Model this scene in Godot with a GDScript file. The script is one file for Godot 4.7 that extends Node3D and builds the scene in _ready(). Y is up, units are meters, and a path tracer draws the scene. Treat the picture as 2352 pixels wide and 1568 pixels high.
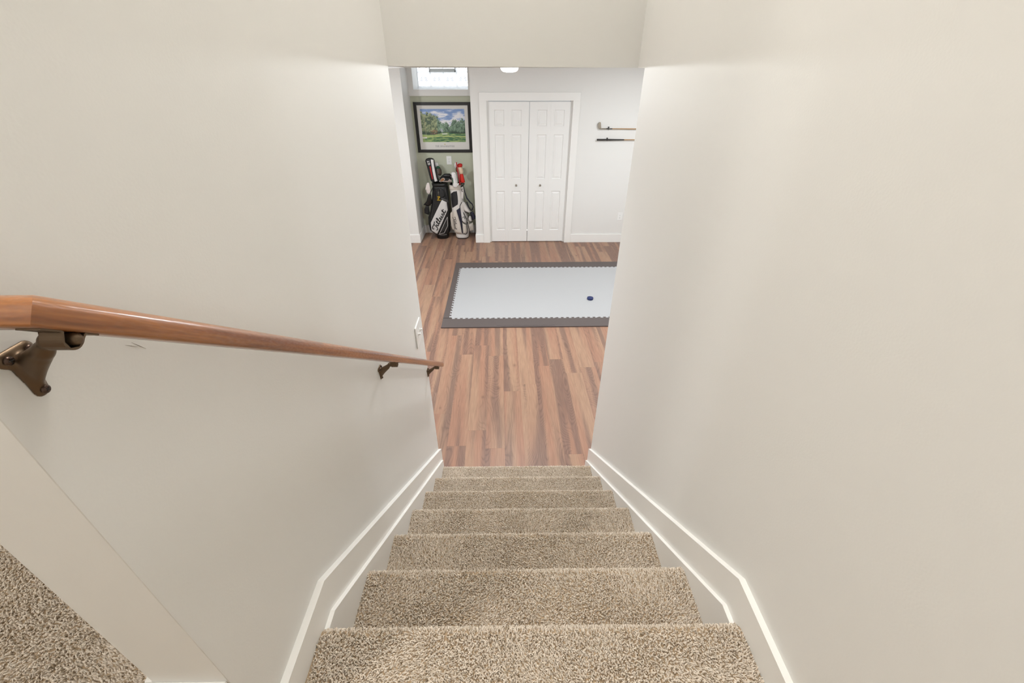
extends Node3D
# A carpeted basement stairwell seen from its landing, with the finished basement room beyond.
# Units are metres, y up. x runs across the stairs, the flight goes down towards -z.

const EYE_Y := 2.4672
const XL := -0.4705            # face of the stairwell wall on the handrail side
const XR := 0.5758             # face of the opposite stairwell wall
const RISE := 0.1889
const RUN := 0.2468
const NOSE_Z := -1.9849        # nosing of the lowest step
const LAND_Y := 1.3223         # landing
const LAND_Z := -0.5041        # nosing of the landing
const HALL_Y := 1.511          # hall floor, one step above the landing
const CEIL := 2.455            # basement ceiling
const TOP := 5.1              # hall ceiling
const ZB := -6.845             # back wall of the basement room
const PLANK_W := 0.1487
const PLANK_L := 1.24

var M := {}
var taken := {}
var rng := RandomNumberGenerator.new()


func _ready() -> void:
	rng.seed = 20240611
	camera_and_light()
	materials()
	structure()
	staircase()
	handrail()
	door()
	window_of_blocks()
	ceiling_lamps()
	mat_and_puck()
	poster()
	wall_things()
	golf_bag_black()
	golf_bag_white()


# ------------------------------------------------------------------ camera, sky, lights

func camera_and_light() -> void:
	var cam := Camera3D.new()
	cam.name = "camera"
	cam.position = Vector3(0, EYE_Y, 0)
	cam.rotation = Vector3(-0.5732, -0.0104, -0.0001)
	cam.fov = rad_to_deg(2.0 * atan(784.0 / 984.9))
	cam.near = 0.02
	cam.far = 200.0
	add_child(cam)
	cam.current = true
	var sky_mat := ProceduralSkyMaterial.new()
	sky_mat.sky_top_color = Color(0.86, 0.90, 0.95)
	sky_mat.sky_horizon_color = Color(0.965, 0.97, 0.98)
	sky_mat.ground_horizon_color = Color(0.95, 0.955, 0.96)
	sky_mat.ground_bottom_color = Color(0.7, 0.71, 0.7)
	var sky := Sky.new()
	sky.sky_material = sky_mat
	var env := Environment.new()
	env.background_mode = Environment.BG_SKY
	env.sky = sky
	env.background_energy_multiplier = 6.0
	env.tonemap_mode = Environment.TONE_MAPPER_LINEAR
	env.tonemap_exposure = 1.0
	env.sdfgi_enabled = true
	env.ssao_enabled = true
	env.ssil_enabled = true
	var we := WorldEnvironment.new()
	we.name = "world"
	we.environment = env
	add_child(we)


# ------------------------------------------------------------------ naming

func numbered(called: String) -> String:
	if not taken.has(called):
		taken[called] = 0
		return called
	taken[called] += 1
	return "%s_%03d" % [called, taken[called]]


func tag(o: Node, label: String, category: String, group := "") -> void:
	o.set_meta("label", label)
	o.set_meta("category", category)
	if group != "":
		o.set_meta("group", group)


func thing(called: String, label: String, category: String, at := Vector3.ZERO, group := "") -> Node3D:
	var o := Node3D.new()
	o.name = numbered(called)
	add_child(o)
	o.position = at
	tag(o, label, category, group)
	return o


func obj(called: String, st: SurfaceTool, m: Material, parent: Node = null) -> MeshInstance3D:
	st.generate_normals()
	return put(called, st.commit(), m, parent)


func put(called: String, mesh: Mesh, m: Material, parent: Node = null) -> MeshInstance3D:
	var o := MeshInstance3D.new()
	o.mesh = mesh
	o.material_override = m
	if parent == null:
		o.name = numbered(called)
		add_child(o)
	else:
		o.name = called
		parent.add_child(o, true)
	return o


func struct(called: String, label: String, st: SurfaceTool, m: Material) -> MeshInstance3D:
	var o := obj(called, st, m)
	o.set_meta("kind", "structure")
	o.set_meta("label", label)
	o.set_meta("category", called.get_slice("_", 0))
	return o


# ------------------------------------------------------------------ shapes

func begin(smooth := false) -> SurfaceTool:
	var st := SurfaceTool.new()
	st.begin(Mesh.PRIMITIVE_TRIANGLES)
	st.set_smooth_group(0 if smooth else -1)
	return st


func tri_out(st: SurfaceTool, a: Vector3, b: Vector3, c: Vector3, from: Vector3) -> void:
	var n := -(b - a).cross(c - a)
	if n.dot((a + b + c) / 3.0 - from) < 0.0:
		st.add_vertex(a); st.add_vertex(c); st.add_vertex(b)
	else:
		st.add_vertex(a); st.add_vertex(b); st.add_vertex(c)


func quad_out(st: SurfaceTool, a: Vector3, b: Vector3, c: Vector3, d: Vector3, from: Vector3) -> void:
	tri_out(st, a, b, c, from)
	tri_out(st, a, c, d, from)


func cbox(st: SurfaceTool, c: Vector3, s: Vector3, b := 0.002, bs := Basis()) -> void:
	# a box with chamfered edges
	var h := s * 0.5
	b = minf(b, minf(h.x, minf(h.y, h.z)) * 0.9)
	var p := func(sg: Array, a: int) -> Vector3:
		var v := Vector3(sg[0] * (h.x - b), sg[1] * (h.y - b), sg[2] * (h.z - b))
		v[a] = sg[a] * h[a]
		return c + bs * v
	for a in 3:
		var u := (a + 1) % 3
		var w := (a + 2) % 3
		for s1 in [-1, 1]:
			var q := []
			for t in [[-1, -1], [1, -1], [1, 1], [-1, 1]]:
				var sg := [0, 0, 0]
				sg[a] = s1; sg[u] = t[0]; sg[w] = t[1]
				q.append(p.call(sg, a))
			quad_out(st, q[0], q[1], q[2], q[3], c)
			if b <= 0.0:
				continue
			for s2 in [-1, 1]:
				var g0 := [0, 0, 0]
				g0[u] = s1; g0[w] = s2; g0[a] = -1
				var g1 := g0.duplicate()
				g1[a] = 1
				quad_out(st, p.call(g0, u), p.call(g1, u), p.call(g1, w), p.call(g0, w), c)
	if b > 0.0:
		for i in 8:
			var sg := [1 if i & 1 else -1, 1 if i & 2 else -1, 1 if i & 4 else -1]
			tri_out(st, p.call(sg, 0), p.call(sg, 1), p.call(sg, 2), c)


func span(st: SurfaceTool, lo: Vector3, hi: Vector3, b := 0.0) -> void:
	cbox(st, (lo + hi) * 0.5, hi - lo, b)


func prism(st: SurfaceTool, poly: PackedVector2Array, o: Vector3, ex: Vector3, ey: Vector3, ez: Vector3) -> void:
	# a polygon in the plane (ex, ey) through o, extruded by ez
	var idx := Geometry2D.triangulate_polygon(poly)
	var mid := Vector2.ZERO
	for q in poly:
		mid += q / poly.size()
	var core := o + ex * mid.x + ey * mid.y + ez * 0.5
	for i in range(0, idx.size(), 3):
		for k in 2:
			var v := []
			for j in 3:
				var q := poly[idx[i + j]]
				v.append(o + ex * q.x + ey * q.y + ez * k)
			tri_out(st, v[0], v[1], v[2], v[0] - ez * (k - 0.5))
	var ccw := 1.0 if not Geometry2D.is_polygon_clockwise(poly) else -1.0
	for i in poly.size():
		var a := poly[i]
		var b := poly[(i + 1) % poly.size()]
		var out2 := Vector2((b - a).y, -(b - a).x) * ccw
		var pa := o + ex * a.x + ey * a.y
		var pb := o + ex * b.x + ey * b.y
		var from := (pa + pb) * 0.5 - (ex * out2.x + ey * out2.y)
		quad_out(st, pa, pb, pb + ez, pa + ez, from + ez * 0.5)


func tube(st: SurfaceTool, pts: Array, radii: Array, n := 10, flat := 1.0) -> void:
	# a round bar along pts; flat < 1 squashes it
	var up := Vector3.UP
	if absf((pts[1] - pts[0]).normalized().dot(up)) > 0.9:
		up = Vector3.RIGHT
	var rings := []
	for i in pts.size():
		var d: Vector3 = (pts[mini(i + 1, pts.size() - 1)] - pts[maxi(i - 1, 0)]).normalized()
		var x := up.cross(d).normalized()
		var y := d.cross(x).normalized()
		up = y
		var r: float = radii[mini(i, radii.size() - 1)]
		var ring := []
		for k in n:
			var a := TAU * k / n
			ring.append(pts[i] + x * cos(a) * r + y * sin(a) * r * flat)
		rings.append(ring)
	for i in pts.size() - 1:
		for k in n:
			var m := (k + 1) % n
			quad_out(st, rings[i][k], rings[i][m], rings[i + 1][m], rings[i + 1][k], (pts[i] + pts[i + 1]) * 0.5)
	for e in [0, pts.size() - 1]:
		var inner: Vector3 = pts[1] if e == 0 else pts[e - 1]
		for k in n:
			tri_out(st, pts[e], rings[e][k], rings[e][(k + 1) % n], inner)


func lathe(st: SurfaceTool, prof: Array, xf: Transform3D, n := 20) -> void:
	# prof: [radius, height] pairs, turned round the y axis of xf
	for i in prof.size() - 1:
		var p: Array = prof[i]
		var q: Array = prof[i + 1]
		for k in n:
			var a := TAU * k / n
			var b := TAU * (k + 1) / n
			var v := [Vector3(cos(a) * p[0], p[1], sin(a) * p[0]), Vector3(cos(b) * p[0], p[1], sin(b) * p[0]), Vector3(cos(b) * q[0], q[1], sin(b) * q[0]), Vector3(cos(a) * q[0], q[1], sin(a) * q[0])]
			var dr: float = q[0] - p[0]
			var dy: float = q[1] - p[1]
			var mid := (a + b) * 0.5
			var out := Vector3(cos(mid) * dy, -dr, sin(mid) * dy)
			var c: Vector3 = (v[0] + v[1] + v[2] + v[3]) * 0.25 - out
			if p[0] > 1e-6:
				tri_out(st, xf * v[0], xf * v[1], xf * v[2], xf * c)
			if q[0] > 1e-6:
				tri_out(st, xf * v[0], xf * v[2], xf * v[3], xf * c)


func loft(st: SurfaceTool, rings: Array, n := 28) -> void:
	# rings: [y, centre x, centre z, half width, half depth]; super-ellipses, closed at both ends
	var all := []
	for r in rings:
		var ring := []
		for k in n:
			var a := TAU * k / n
			var c := cos(a)
			var s := sin(a)
			ring.append(Vector3(r[1] + r[3] * signf(c) * pow(absf(c), 0.8), r[0], r[2] + r[4] * signf(s) * pow(absf(s), 0.8)))
		all.append(ring)
	for i in rings.size() - 1:
		var from := Vector3((rings[i][1] + rings[i + 1][1]) * 0.5, (rings[i][0] + rings[i + 1][0]) * 0.5, (rings[i][2] + rings[i + 1][2]) * 0.5)
		for k in n:
			var m := (k + 1) % n
			quad_out(st, all[i][k], all[i][m], all[i + 1][m], all[i + 1][k], from)
	for e in [0, rings.size() - 1]:
		var c := Vector3(rings[e][1], rings[e][0], rings[e][2])
		var from := c + Vector3(0, 1.0 if e == 0 else -1.0, 0)
		for k in n:
			tri_out(st, c, all[e][k], all[e][(k + 1) % n], from)


func front_of(rings: Array, x: float, y: float) -> float:
	# how far forward (+z) the lofted body stands at x, y
	var i := 0
	while i < rings.size() - 2 and rings[i + 1][0] < y:
		i += 1
	var t := clampf((y - rings[i][0]) / maxf(rings[i + 1][0] - rings[i][0], 1e-5), 0.0, 1.0)
	var v := []
	for k in 5:
		v.append(lerpf(rings[i][k], rings[i + 1][k], t))
	var u := clampf(absf(x - v[1]) / v[3], 0.0, 0.97)
	return v[2] + v[4] * pow(1.0 - pow(u, 2.5), 0.4)


func edge_gap(poly: PackedVector2Array, q: Vector2) -> float:
	var best := 1e9
	for i in poly.size():
		best = minf(best, q.distance_to(Geometry2D.get_closest_point_to_segment(q, poly[i], poly[(i + 1) % poly.size()])))
	return best


func patch(st: SurfaceTool, poly: PackedVector2Array, height: Callable, step := 0.012, side := 0.0) -> void:
	# a polygon in x, y laid over a surface z = height(x, y), with an edge of depth side
	var lo := poly[0]
	var hi := poly[0]
	for q in poly:
		lo = lo.min(q); hi = hi.max(q)
	var nx := int(ceil((hi.x - lo.x) / step))
	var ny := int(ceil((hi.y - lo.y) / step))
	for i in nx:
		for j in ny:
			var a := lo + Vector2(i, j) * step
			var cell := PackedVector2Array([a, a + Vector2(step, 0), a + Vector2(step, step), a + Vector2(0, step)])
			for piece in Geometry2D.intersect_polygons(cell, poly):
				var idx := Geometry2D.triangulate_polygon(piece)
				for k in range(0, idx.size(), 3):
					var v := []
					for m in 3:
						var q: Vector2 = piece[idx[k + m]]
						v.append(Vector3(q.x, q.y, height.call(q.x, q.y)))
					tri_out(st, v[0], v[1], v[2], v[0] - Vector3(0, 0, 1))
	if side > 0.0:
		var ccw := 1.0 if not Geometry2D.is_polygon_clockwise(poly) else -1.0
		for i in poly.size():
			var a := poly[i]
			var b := poly[(i + 1) % poly.size()]
			var parts := maxi(1, int(ceil(a.distance_to(b) / step)))
			var out2 := Vector2((b - a).y, -(b - a).x) * ccw
			for k in parts:
				var p := a.lerp(b, float(k) / parts)
				var q := a.lerp(b, float(k + 1) / parts)
				var p3 := Vector3(p.x, p.y, height.call(p.x, p.y))
				var q3 := Vector3(q.x, q.y, height.call(q.x, q.y))
				quad_out(st, p3, q3, q3 - Vector3(0, 0, side), p3 - Vector3(0, 0, side), (p3 + q3) * 0.5 - Vector3(out2.x, out2.y, side * 0.5 if out2.length() < 1e-6 else 0.0))


func pillow(st: SurfaceTool, pts: Array, base: Callable, puff: float, soft := 0.02, step := 0.008, back := false) -> void:
	# a padded shape: rises by puff from its outline; with back it bulges on the other side too
	var poly := PackedVector2Array(pts)
	patch(st, poly, func(x: float, y: float) -> float: return base.call(x, y) + puff * sqrt(1.0 - pow(1.0 - clampf(edge_gap(poly, Vector2(x, y)) / soft, 0.0, 1.0), 2.0)), step)
	if back:
		patch(st, poly, func(x: float, y: float) -> float: return base.call(x, y) - puff * sqrt(1.0 - pow(1.0 - clampf(edge_gap(poly, Vector2(x, y)) / soft, 0.0, 1.0), 2.0)), step)


func stroke(st: SurfaceTool, line: Array, wide: float, height: Callable, step := 0.006, side := 0.001) -> void:
	# a pen stroke of real thickness laid over a surface, in short lengths so that loops stay open
	var i := 0
	var up := 0
	while i < line.size() - 1:
		var some := line.slice(i, mini(i + 3, line.size()))
		var lift := 0.0002 * (up % 3)
		for poly in Geometry2D.offset_polyline(PackedVector2Array(some), wide * 0.5, Geometry2D.JOIN_ROUND, Geometry2D.END_ROUND):
			patch(st, poly, func(x: float, y: float) -> float: return height.call(x, y) + lift, step, side)
		i += 2
		up += 1


func curve(pts: Array, each := 4) -> Array:
	# a smooth line through points (Catmull-Rom)
	var out := []
	for i in pts.size() - 1:
		var a: Vector2 = pts[maxi(i - 1, 0)]
		var b: Vector2 = pts[i]
		var c: Vector2 = pts[i + 1]
		var d: Vector2 = pts[mini(i + 2, pts.size() - 1)]
		for k in each:
			out.append(b.cubic_interpolate(c, a, d, float(k) / each))
	out.append(pts[-1])
	return out


func nets(st: SurfaceTool, f: Callable, lo: Vector3, hi: Vector3, cell: float) -> void:
	# surface nets of the field f (negative inside)
	var n := Vector3i(((hi - lo) / cell).ceil()) + Vector3i.ONE
	var val := PackedFloat32Array()
	val.resize(n.x * n.y * n.z)
	for z in n.z:
		for y in n.y:
			for x in n.x:
				val[(z * n.y + y) * n.x + x] = f.call(lo + Vector3(x, y, z) * cell)
	var at := {}
	for z in n.z - 1:
		for y in n.y - 1:
			for x in n.x - 1:
				var sum := Vector3.ZERO
				var hits := 0
				for e in EDGES:
					var a: Vector3i = Vector3i(x, y, z) + e[0]
					var b: Vector3i = Vector3i(x, y, z) + e[1]
					var va := val[(a.z * n.y + a.y) * n.x + a.x]
					var vb := val[(b.z * n.y + b.y) * n.x + b.x]
					if (va < 0.0) != (vb < 0.0):
						sum += Vector3(a).lerp(Vector3(b), va / (va - vb))
						hits += 1
				if hits:
					at[Vector3i(x, y, z)] = lo + sum / hits * cell
	for k: Vector3i in at:
		for a in 3:
			var u := Vector3i.ZERO
			var w := Vector3i.ZERO
			u[(a + 1) % 3] = 1
			w[(a + 2) % 3] = 1
			var e := Vector3i.ZERO
			e[a] = 1
			if k[(a + 1) % 3] == 0 or k[(a + 2) % 3] == 0:
				continue
			var q := k + e
			var va := val[(k.z * n.y + k.y) * n.x + k.x]
			var vb := val[(q.z * n.y + q.y) * n.x + q.x]
			if (va < 0.0) != (vb < 0.0):
				var v := [at[k], at[k - u], at[k - u - w], at[k - w]]
				var away := Vector3(e) * (1.0 if va < 0.0 else -1.0)
				if (-(v[2] - v[0]).cross(v[3] - v[1])).dot(away) < 0.0:
					v.reverse()
				for i in ([0, 1, 2, 0, 2, 3] if v[0].distance_squared_to(v[2]) < v[1].distance_squared_to(v[3]) else [0, 1, 3, 1, 2, 3]):
					st.add_vertex(v[i])

const EDGES := [[Vector3i(0, 0, 0), Vector3i(1, 0, 0)], [Vector3i(0, 1, 0), Vector3i(1, 1, 0)], [Vector3i(0, 0, 1), Vector3i(1, 0, 1)], [Vector3i(0, 1, 1), Vector3i(1, 1, 1)],
	[Vector3i(0, 0, 0), Vector3i(0, 1, 0)], [Vector3i(1, 0, 0), Vector3i(1, 1, 0)], [Vector3i(0, 0, 1), Vector3i(0, 1, 1)], [Vector3i(1, 0, 1), Vector3i(1, 1, 1)],
	[Vector3i(0, 0, 0), Vector3i(0, 0, 1)], [Vector3i(1, 0, 0), Vector3i(1, 0, 1)], [Vector3i(0, 1, 0), Vector3i(0, 1, 1)], [Vector3i(1, 1, 0), Vector3i(1, 1, 1)]]


func capsule(p: Vector3, a: Vector3, b: Vector3, ra: float, rb: float) -> float:
	var t := clampf((p - a).dot(b - a) / maxf((b - a).length_squared(), 1e-9), 0.0, 1.0)
	return p.distance_to(a.lerp(b, t)) - lerpf(ra, rb, t)


func smin(a: float, b: float, k: float) -> float:
	var h := maxf(k - absf(a - b), 0.0) / k
	return minf(a, b) - h * h * k * 0.25


func v2(flat: Array) -> Array:
	var out := []
	for i in range(0, flat.size(), 2):
		out.append(Vector2(flat[i], flat[i + 1]))
	return out


# ------------------------------------------------------------------ materials

func plain(c: Color, rough := 0.6, metal := 0.0, spec := 0.5) -> StandardMaterial3D:
	var m := StandardMaterial3D.new()
	m.albedo_color = c
	m.roughness = rough
	m.metallic = metal
	m.metallic_specular = spec
	return m


func noise_tex(freq: float, size := 256, as_normal := false, octaves := 3, bump := 4.0) -> NoiseTexture2D:
	var n := FastNoiseLite.new()
	n.seed = int(freq * 1000.0) + size
	n.frequency = freq
	n.fractal_octaves = octaves
	var t := NoiseTexture2D.new()
	t.noise = n
	t.width = size
	t.height = size
	t.seamless = true
	t.as_normal_map = as_normal
	t.bump_strength = bump
	return t


func paint(c: Color, rough: float) -> StandardMaterial3D:
	# rolled wall paint with a very fine orange-peel relief
	var m := plain(c, rough, 0.0, 0.4)
	m.uv1_triplanar = true
	m.uv1_world_triplanar = true
	m.uv1_scale = Vector3(2.5, 2.5, 2.5)
	m.normal_enabled = true
	m.normal_texture = M.peel
	m.normal_scale = 0.05
	return m


func materials() -> void:
	M.peel = noise_tex(0.12, 512, true, 2, 2.0)
	M.weave = noise_tex(0.3, 256, true, 2, 6.0)
	M.wall = paint(Color(0.892, 0.888, 0.874), 0.55)
	M.ceiling = paint(Color(0.9, 0.895, 0.88), 0.8)
	M.trim = plain(Color(0.925, 0.92, 0.905), 0.38)
	M.green = paint(Color(0.76, 0.77, 0.69), 0.6)
	M.door = plain(Color(0.92, 0.917, 0.905), 0.4)
	M.plastic_white = plain(Color(0.93, 0.93, 0.92), 0.35)
	M.slot = plain(Color(0.12, 0.11, 0.1), 0.6)
	M.nickel = plain(Color(0.62, 0.59, 0.54), 0.32, 1.0)
	M.subfloor = plain(Color(0.3, 0.25, 0.2), 0.9)
	M.black = plain(Color(0.045, 0.043, 0.045), 0.5)
	M.frame = plain(Color(0.075, 0.06, 0.055), 0.35)
	M.bronze = plain(Color(0.40, 0.33, 0.26), 0.36, 0.7)
	M.screw = plain(Color(0.33, 0.27, 0.24), 0.3, 0.9)
	M.carpet_back = plain(Color(0.64, 0.56, 0.46), 0.95, 0.0, 0.1)
	M.tuft = plain(Color.WHITE, 0.85, 0.0, 0.2)
	M.tuft.vertex_color_use_as_albedo = true
	M.tuft.backlight_enabled = true
	M.tuft.backlight = Color(0.3, 0.29, 0.27)
	M.wood_floor = plain(Color.WHITE, 0.42, 0.0, 0.4)
	M.wood_floor.albedo_texture = ImageTexture.create_from_image(floor_wood())
	M.rail_wood = plain(Color.WHITE, 0.28, 0.0, 0.5)
	M.rail_wood.albedo_texture = ImageTexture.create_from_image(rail_wood(Color(0.62, 0.39, 0.195), Color(0.49, 0.28, 0.125), 5))
	M.rail_wood.clearcoat_enabled = true
	M.rail_wood.clearcoat = 0.6
	M.rail_wood.clearcoat_roughness = 0.22
	M.rail_wood.normal_enabled = true
	M.rail_wood.normal_texture = noise_tex(0.08, 256, true, 2, 3.0)
	M.rail_wood.normal_scale = 0.12


func stretched(seed_: int, w: int, h: int, small: Vector2i, freq: float, octaves := 3) -> PackedByteArray:
	# noise drawn small and pulled out, so that it runs in streaks
	var n := FastNoiseLite.new()
	n.seed = seed_
	n.noise_type = FastNoiseLite.TYPE_SIMPLEX_SMOOTH
	n.frequency = freq
	n.fractal_octaves = octaves
	var im := n.get_image(small.x, small.y)
	im.resize(w, h, Image.INTERPOLATE_CUBIC)
	im.convert(Image.FORMAT_L8)
	return im.get_data()


func floor_wood() -> Image:
	# sixteen planks side by side, each 64 wide and 768 long
	var w := 1024
	var h := 768
	var tone := stretched(1, w, h, Vector2i(512, 12), 0.03, 2)
	var streak := stretched(2, w, h, Vector2i(512, 12), 0.04, 2)
	var grain := stretched(3, w, h, Vector2i(1024, 30), 0.22, 2)
	var swirl := stretched(4, w, h, Vector2i(512, 70), 0.013, 2)
	var data := PackedByteArray()
	data.resize(w * h * 3)
	var light := Vector3(0.625, 0.50, 0.41)
	var warm := Vector3(0.60, 0.45, 0.37)
	var grey := Vector3(0.455, 0.36, 0.32)
	var r := RandomNumberGenerator.new()
	r.seed = 77
	var shade := []
	var knots := []
	for k in 16:
		shade.append(r.randf_range(-0.13, 0.13))
		for j in (1 if k % 3 == 0 else 0):
			knots.append(Vector3(k * 64 + r.randf_range(8, 56), r.randf_range(20, 748), r.randf_range(4.0, 6.5)))
	for y in h:
		for x in w:
			var i := y * w + x
			var t := clampf((tone[i] / 255.0 - 0.5) * 2.2 + 0.5 + shade[x / 64], 0.0, 1.0)
			var s := streak[i] / 255.0
			var rings := sin((swirl[i] / 255.0) * 150.0) * 0.5 + 0.5
			var c := warm.lerp(light, t)
			var dark := smoothstep(0.66, 0.26, s)
			c = c.lerp(grey, dark * 0.68)
			c *= 1.0 - 0.10 * rings * rings * rings * rings * smoothstep(0.70, 0.42, s)
			c *= 0.93 + 0.14 * (grain[i] / 255.0)
			data[i * 3] = int(clampf(c.x, 0, 1) * 255.0)
			data[i * 3 + 1] = int(clampf(c.y, 0, 1) * 255.0)
			data[i * 3 + 2] = int(clampf(c.z, 0, 1) * 255.0)
	for kn in knots:
		for y in range(maxi(0, int(kn.y) - 26), mini(h, int(kn.y) + 26)):
			for x in range(maxi(int(kn.x) / 64 * 64, int(kn.x) - 12), mini(int(kn.x) / 64 * 64 + 64, int(kn.x) + 12)):
				var d := Vector2((x - kn.x) / kn.z, (y - kn.y) / (kn.z * 2.4)).length()
				var f := clampf(1.0 - d * 0.5, 0.0, 1.0)
				f = f * f * 0.55
				var i := (y * w + x) * 3
				for q in 3:
					data[i + q] = int(lerpf(data[i + q], [92.0, 68.0, 58.0][q], f))
	return Image.create_from_data(w, h, false, Image.FORMAT_RGB8, data)


func rail_wood(a: Color, b: Color, seed_: int) -> Image:
	var w := 128
	var h := 512
	var tone := stretched(seed_, w, h, Vector2i(128, 24), 0.05, 3)
	var grain := stretched(seed_ + 1, w, h, Vector2i(128, 40), 0.25, 2)
	var im := Image.create(w, h, false, Image.FORMAT_RGB8)
	for y in h:
		for x in w:
			var i := y * w + x
			var c := a.lerp(b, clampf((tone[i] / 255.0 - 0.5) * 2.4 + 0.5, 0, 1))
			im.set_pixel(x, y, c * (0.9 + 0.2 * grain[i] / 255.0))
	return im


# ------------------------------------------------------------------ room shell

func box_of(pieces: Array, b := 0.0) -> SurfaceTool:
	# pieces: six numbers each, the low and the high corner
	var st := begin()
	for p in pieces:
		span(st, Vector3(p[0], p[1], p[2]), Vector3(p[3], p[4], p[5]), b)
	return st


func structure() -> void:
	# basement floor: a slab that carries the planks
	var fl := struct("floor", "reddish brown wood plank floor of the basement room", box_of([[-3.3, -0.15, -7.46, 3.4, -0.0062, -1.9]]), M.subfloor)
	planks(fl)
	var wl := struct("wall_left", "off-white stairwell wall carrying the wooden handrail", box_of([[-0.596, 0, -2.0235, XL, TOP, -0.299]], 0.0008), M.wall)
	var sc := begin()
	for q in [[2.176, -0.454, 2.157, -0.468], [2.178, -0.445, 2.166, -0.459]]:
		tube(sc, [Vector3(XL, q[0], q[1]), Vector3(XL + 0.0002, (q[0] + q[2]) * 0.5, (q[1] + q[3]) * 0.5), Vector3(XL, q[2], q[3])], [0.0001, 0.0004, 0.0001], 6)
	obj("scuff_mark", sc, plain(Color(0.55, 0.52, 0.48), 0.8), wl)
	struct("wall_right", "off-white stairwell wall without a handrail", box_of([[XR, 0, -2.1155, 0.70, TOP, 2.2]], 0.0008), M.wall)
	struct("wall_front_left", "off-white basement wall beside the foot of the stairs, handrail side", box_of([[-3.32, 0, -2.0235, -0.596, TOP, -1.9]]), M.wall)
	struct("wall_front_right", "off-white basement wall beside the foot of the stairs, plain wall side", box_of([[0.70, 0, -2.1155, 3.42, 2.62, -1.99]]), M.wall)
	header()
	struct("ceiling", "flat white basement ceiling", box_of([[-3.32, CEIL, -7.3, -0.6, 2.62, -2.0], [-0.6, CEIL, -7.3, XR, 2.62, -2.34], [XR, CEIL, -7.3, 3.42, 2.62, -2.1]]), M.ceiling)
	struct("wall_back", "white back wall of the basement room around the closet door", box_of([
		[-3.32, 0, -6.97, -1.56, CEIL, ZB], [-1.56, 0, -7.76, -1.443, 2.72, ZB], [-0.51, 0, -7.76, -0.3086, 2.72, ZB], [-0.3086, 2.065, -6.97, 0.947, CEIL, ZB],
		[0.947, 0, -6.97, 3.42, CEIL, ZB], [-0.3086, 0, -7.6, 3.42, CEIL, -7.5]]), M.wall)
	struct("wall_alcove", "sage green wall of the alcove behind the golf bags", box_of([[-1.443, 0, -7.45, -0.51, 2.0775, -7.35]]), M.green)
	struct("wall_alcove_upper", "white wall round the glass block window, proud of the green wall", box_of([
		[-1.443, 2.0775, -7.76, -0.51, 2.159, -7.30], [-1.443, 2.159, -7.76, -1.369, 2.72, -7.30], [-0.569, 2.159, -7.76, -0.51, 2.72, -7.30], [-1.369, 2.60, -7.76, -0.569, 2.72, -7.30]]), M.wall)
	struct("wall_side_left", "white side wall of the basement room", box_of([[-3.42, 0, -6.97, -3.3, 2.62, -1.9]]), M.wall)
	struct("wall_side_right", "white far side wall of the basement room", box_of([[3.3, 0, -6.97, 3.42, 2.62, -1.99]]), M.wall)
	# the hall above
	struct("ceiling_hall", "flat white ceiling above the stairwell and hall", box_of([[-3.42, TOP, -2.5, 0.72, TOP + 0.12, 2.32]]), M.ceiling)
	struct("wall_hall_left", "off-white wall of the hall", box_of([[-3.42, 1.2, -2.02, -3.3, TOP, 2.3]]), M.wall)
	struct("wall_hall_back", "off-white wall of the hall behind the landing", box_of([[-3.42, 1.1, 2.2, 0.70, TOP, 2.32]]), M.wall)
	var hall := struct("floor_hall", "beige carpeted hall floor one step above the landing", box_of([
		[-3.3, 1.25, -1.9, -0.596, HALL_Y - 0.004, -0.299], [-3.3, 1.25, -0.299, XL, HALL_Y - 0.004, 2.2], [XL, 1.25, 0.62, XR, HALL_Y - 0.004, 2.2]]), M.carpet_back)
	var spots := []
	scatter_flat(spots, Rect2(-1.42, -0.85, 0.812, 0.60), HALL_Y - 0.0085, 0.0035)
	pile(hall, spots)
	skirting()


func header() -> void:
	# the dropped wall over the foot of the stairs; it runs slightly askew
	var st := begin()
	var f := [Vector3(XL, 2.4625, -2.0235), Vector3(XR, 2.455, -2.22), Vector3(XR, TOP, -2.22), Vector3(XL, TOP, -2.0235)]
	var k := [Vector3(XL, 2.4625, -2.37), Vector3(XR, 2.455, -2.37), Vector3(XR, TOP, -2.37), Vector3(XL, TOP, -2.37)]
	var c := Vector3(0, 3.2, -2.25)
	quad_out(st, f[0], f[1], f[2], f[3], c)
	quad_out(st, k[0], k[1], k[2], k[3], c)
	for i in 4:
		var j := (i + 1) % 4
		quad_out(st, f[i], f[j], k[j], k[i], c)
	span(st, Vector3(XR, 2.455, -2.37), Vector3(0.70, TOP, -2.1155))
	span(st, Vector3(-0.60, 2.455, -2.37), Vector3(XL, TOP, -2.0235))
	struct("wall_header", "off-white dropped wall above the opening to the basement", st, M.wall)


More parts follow.
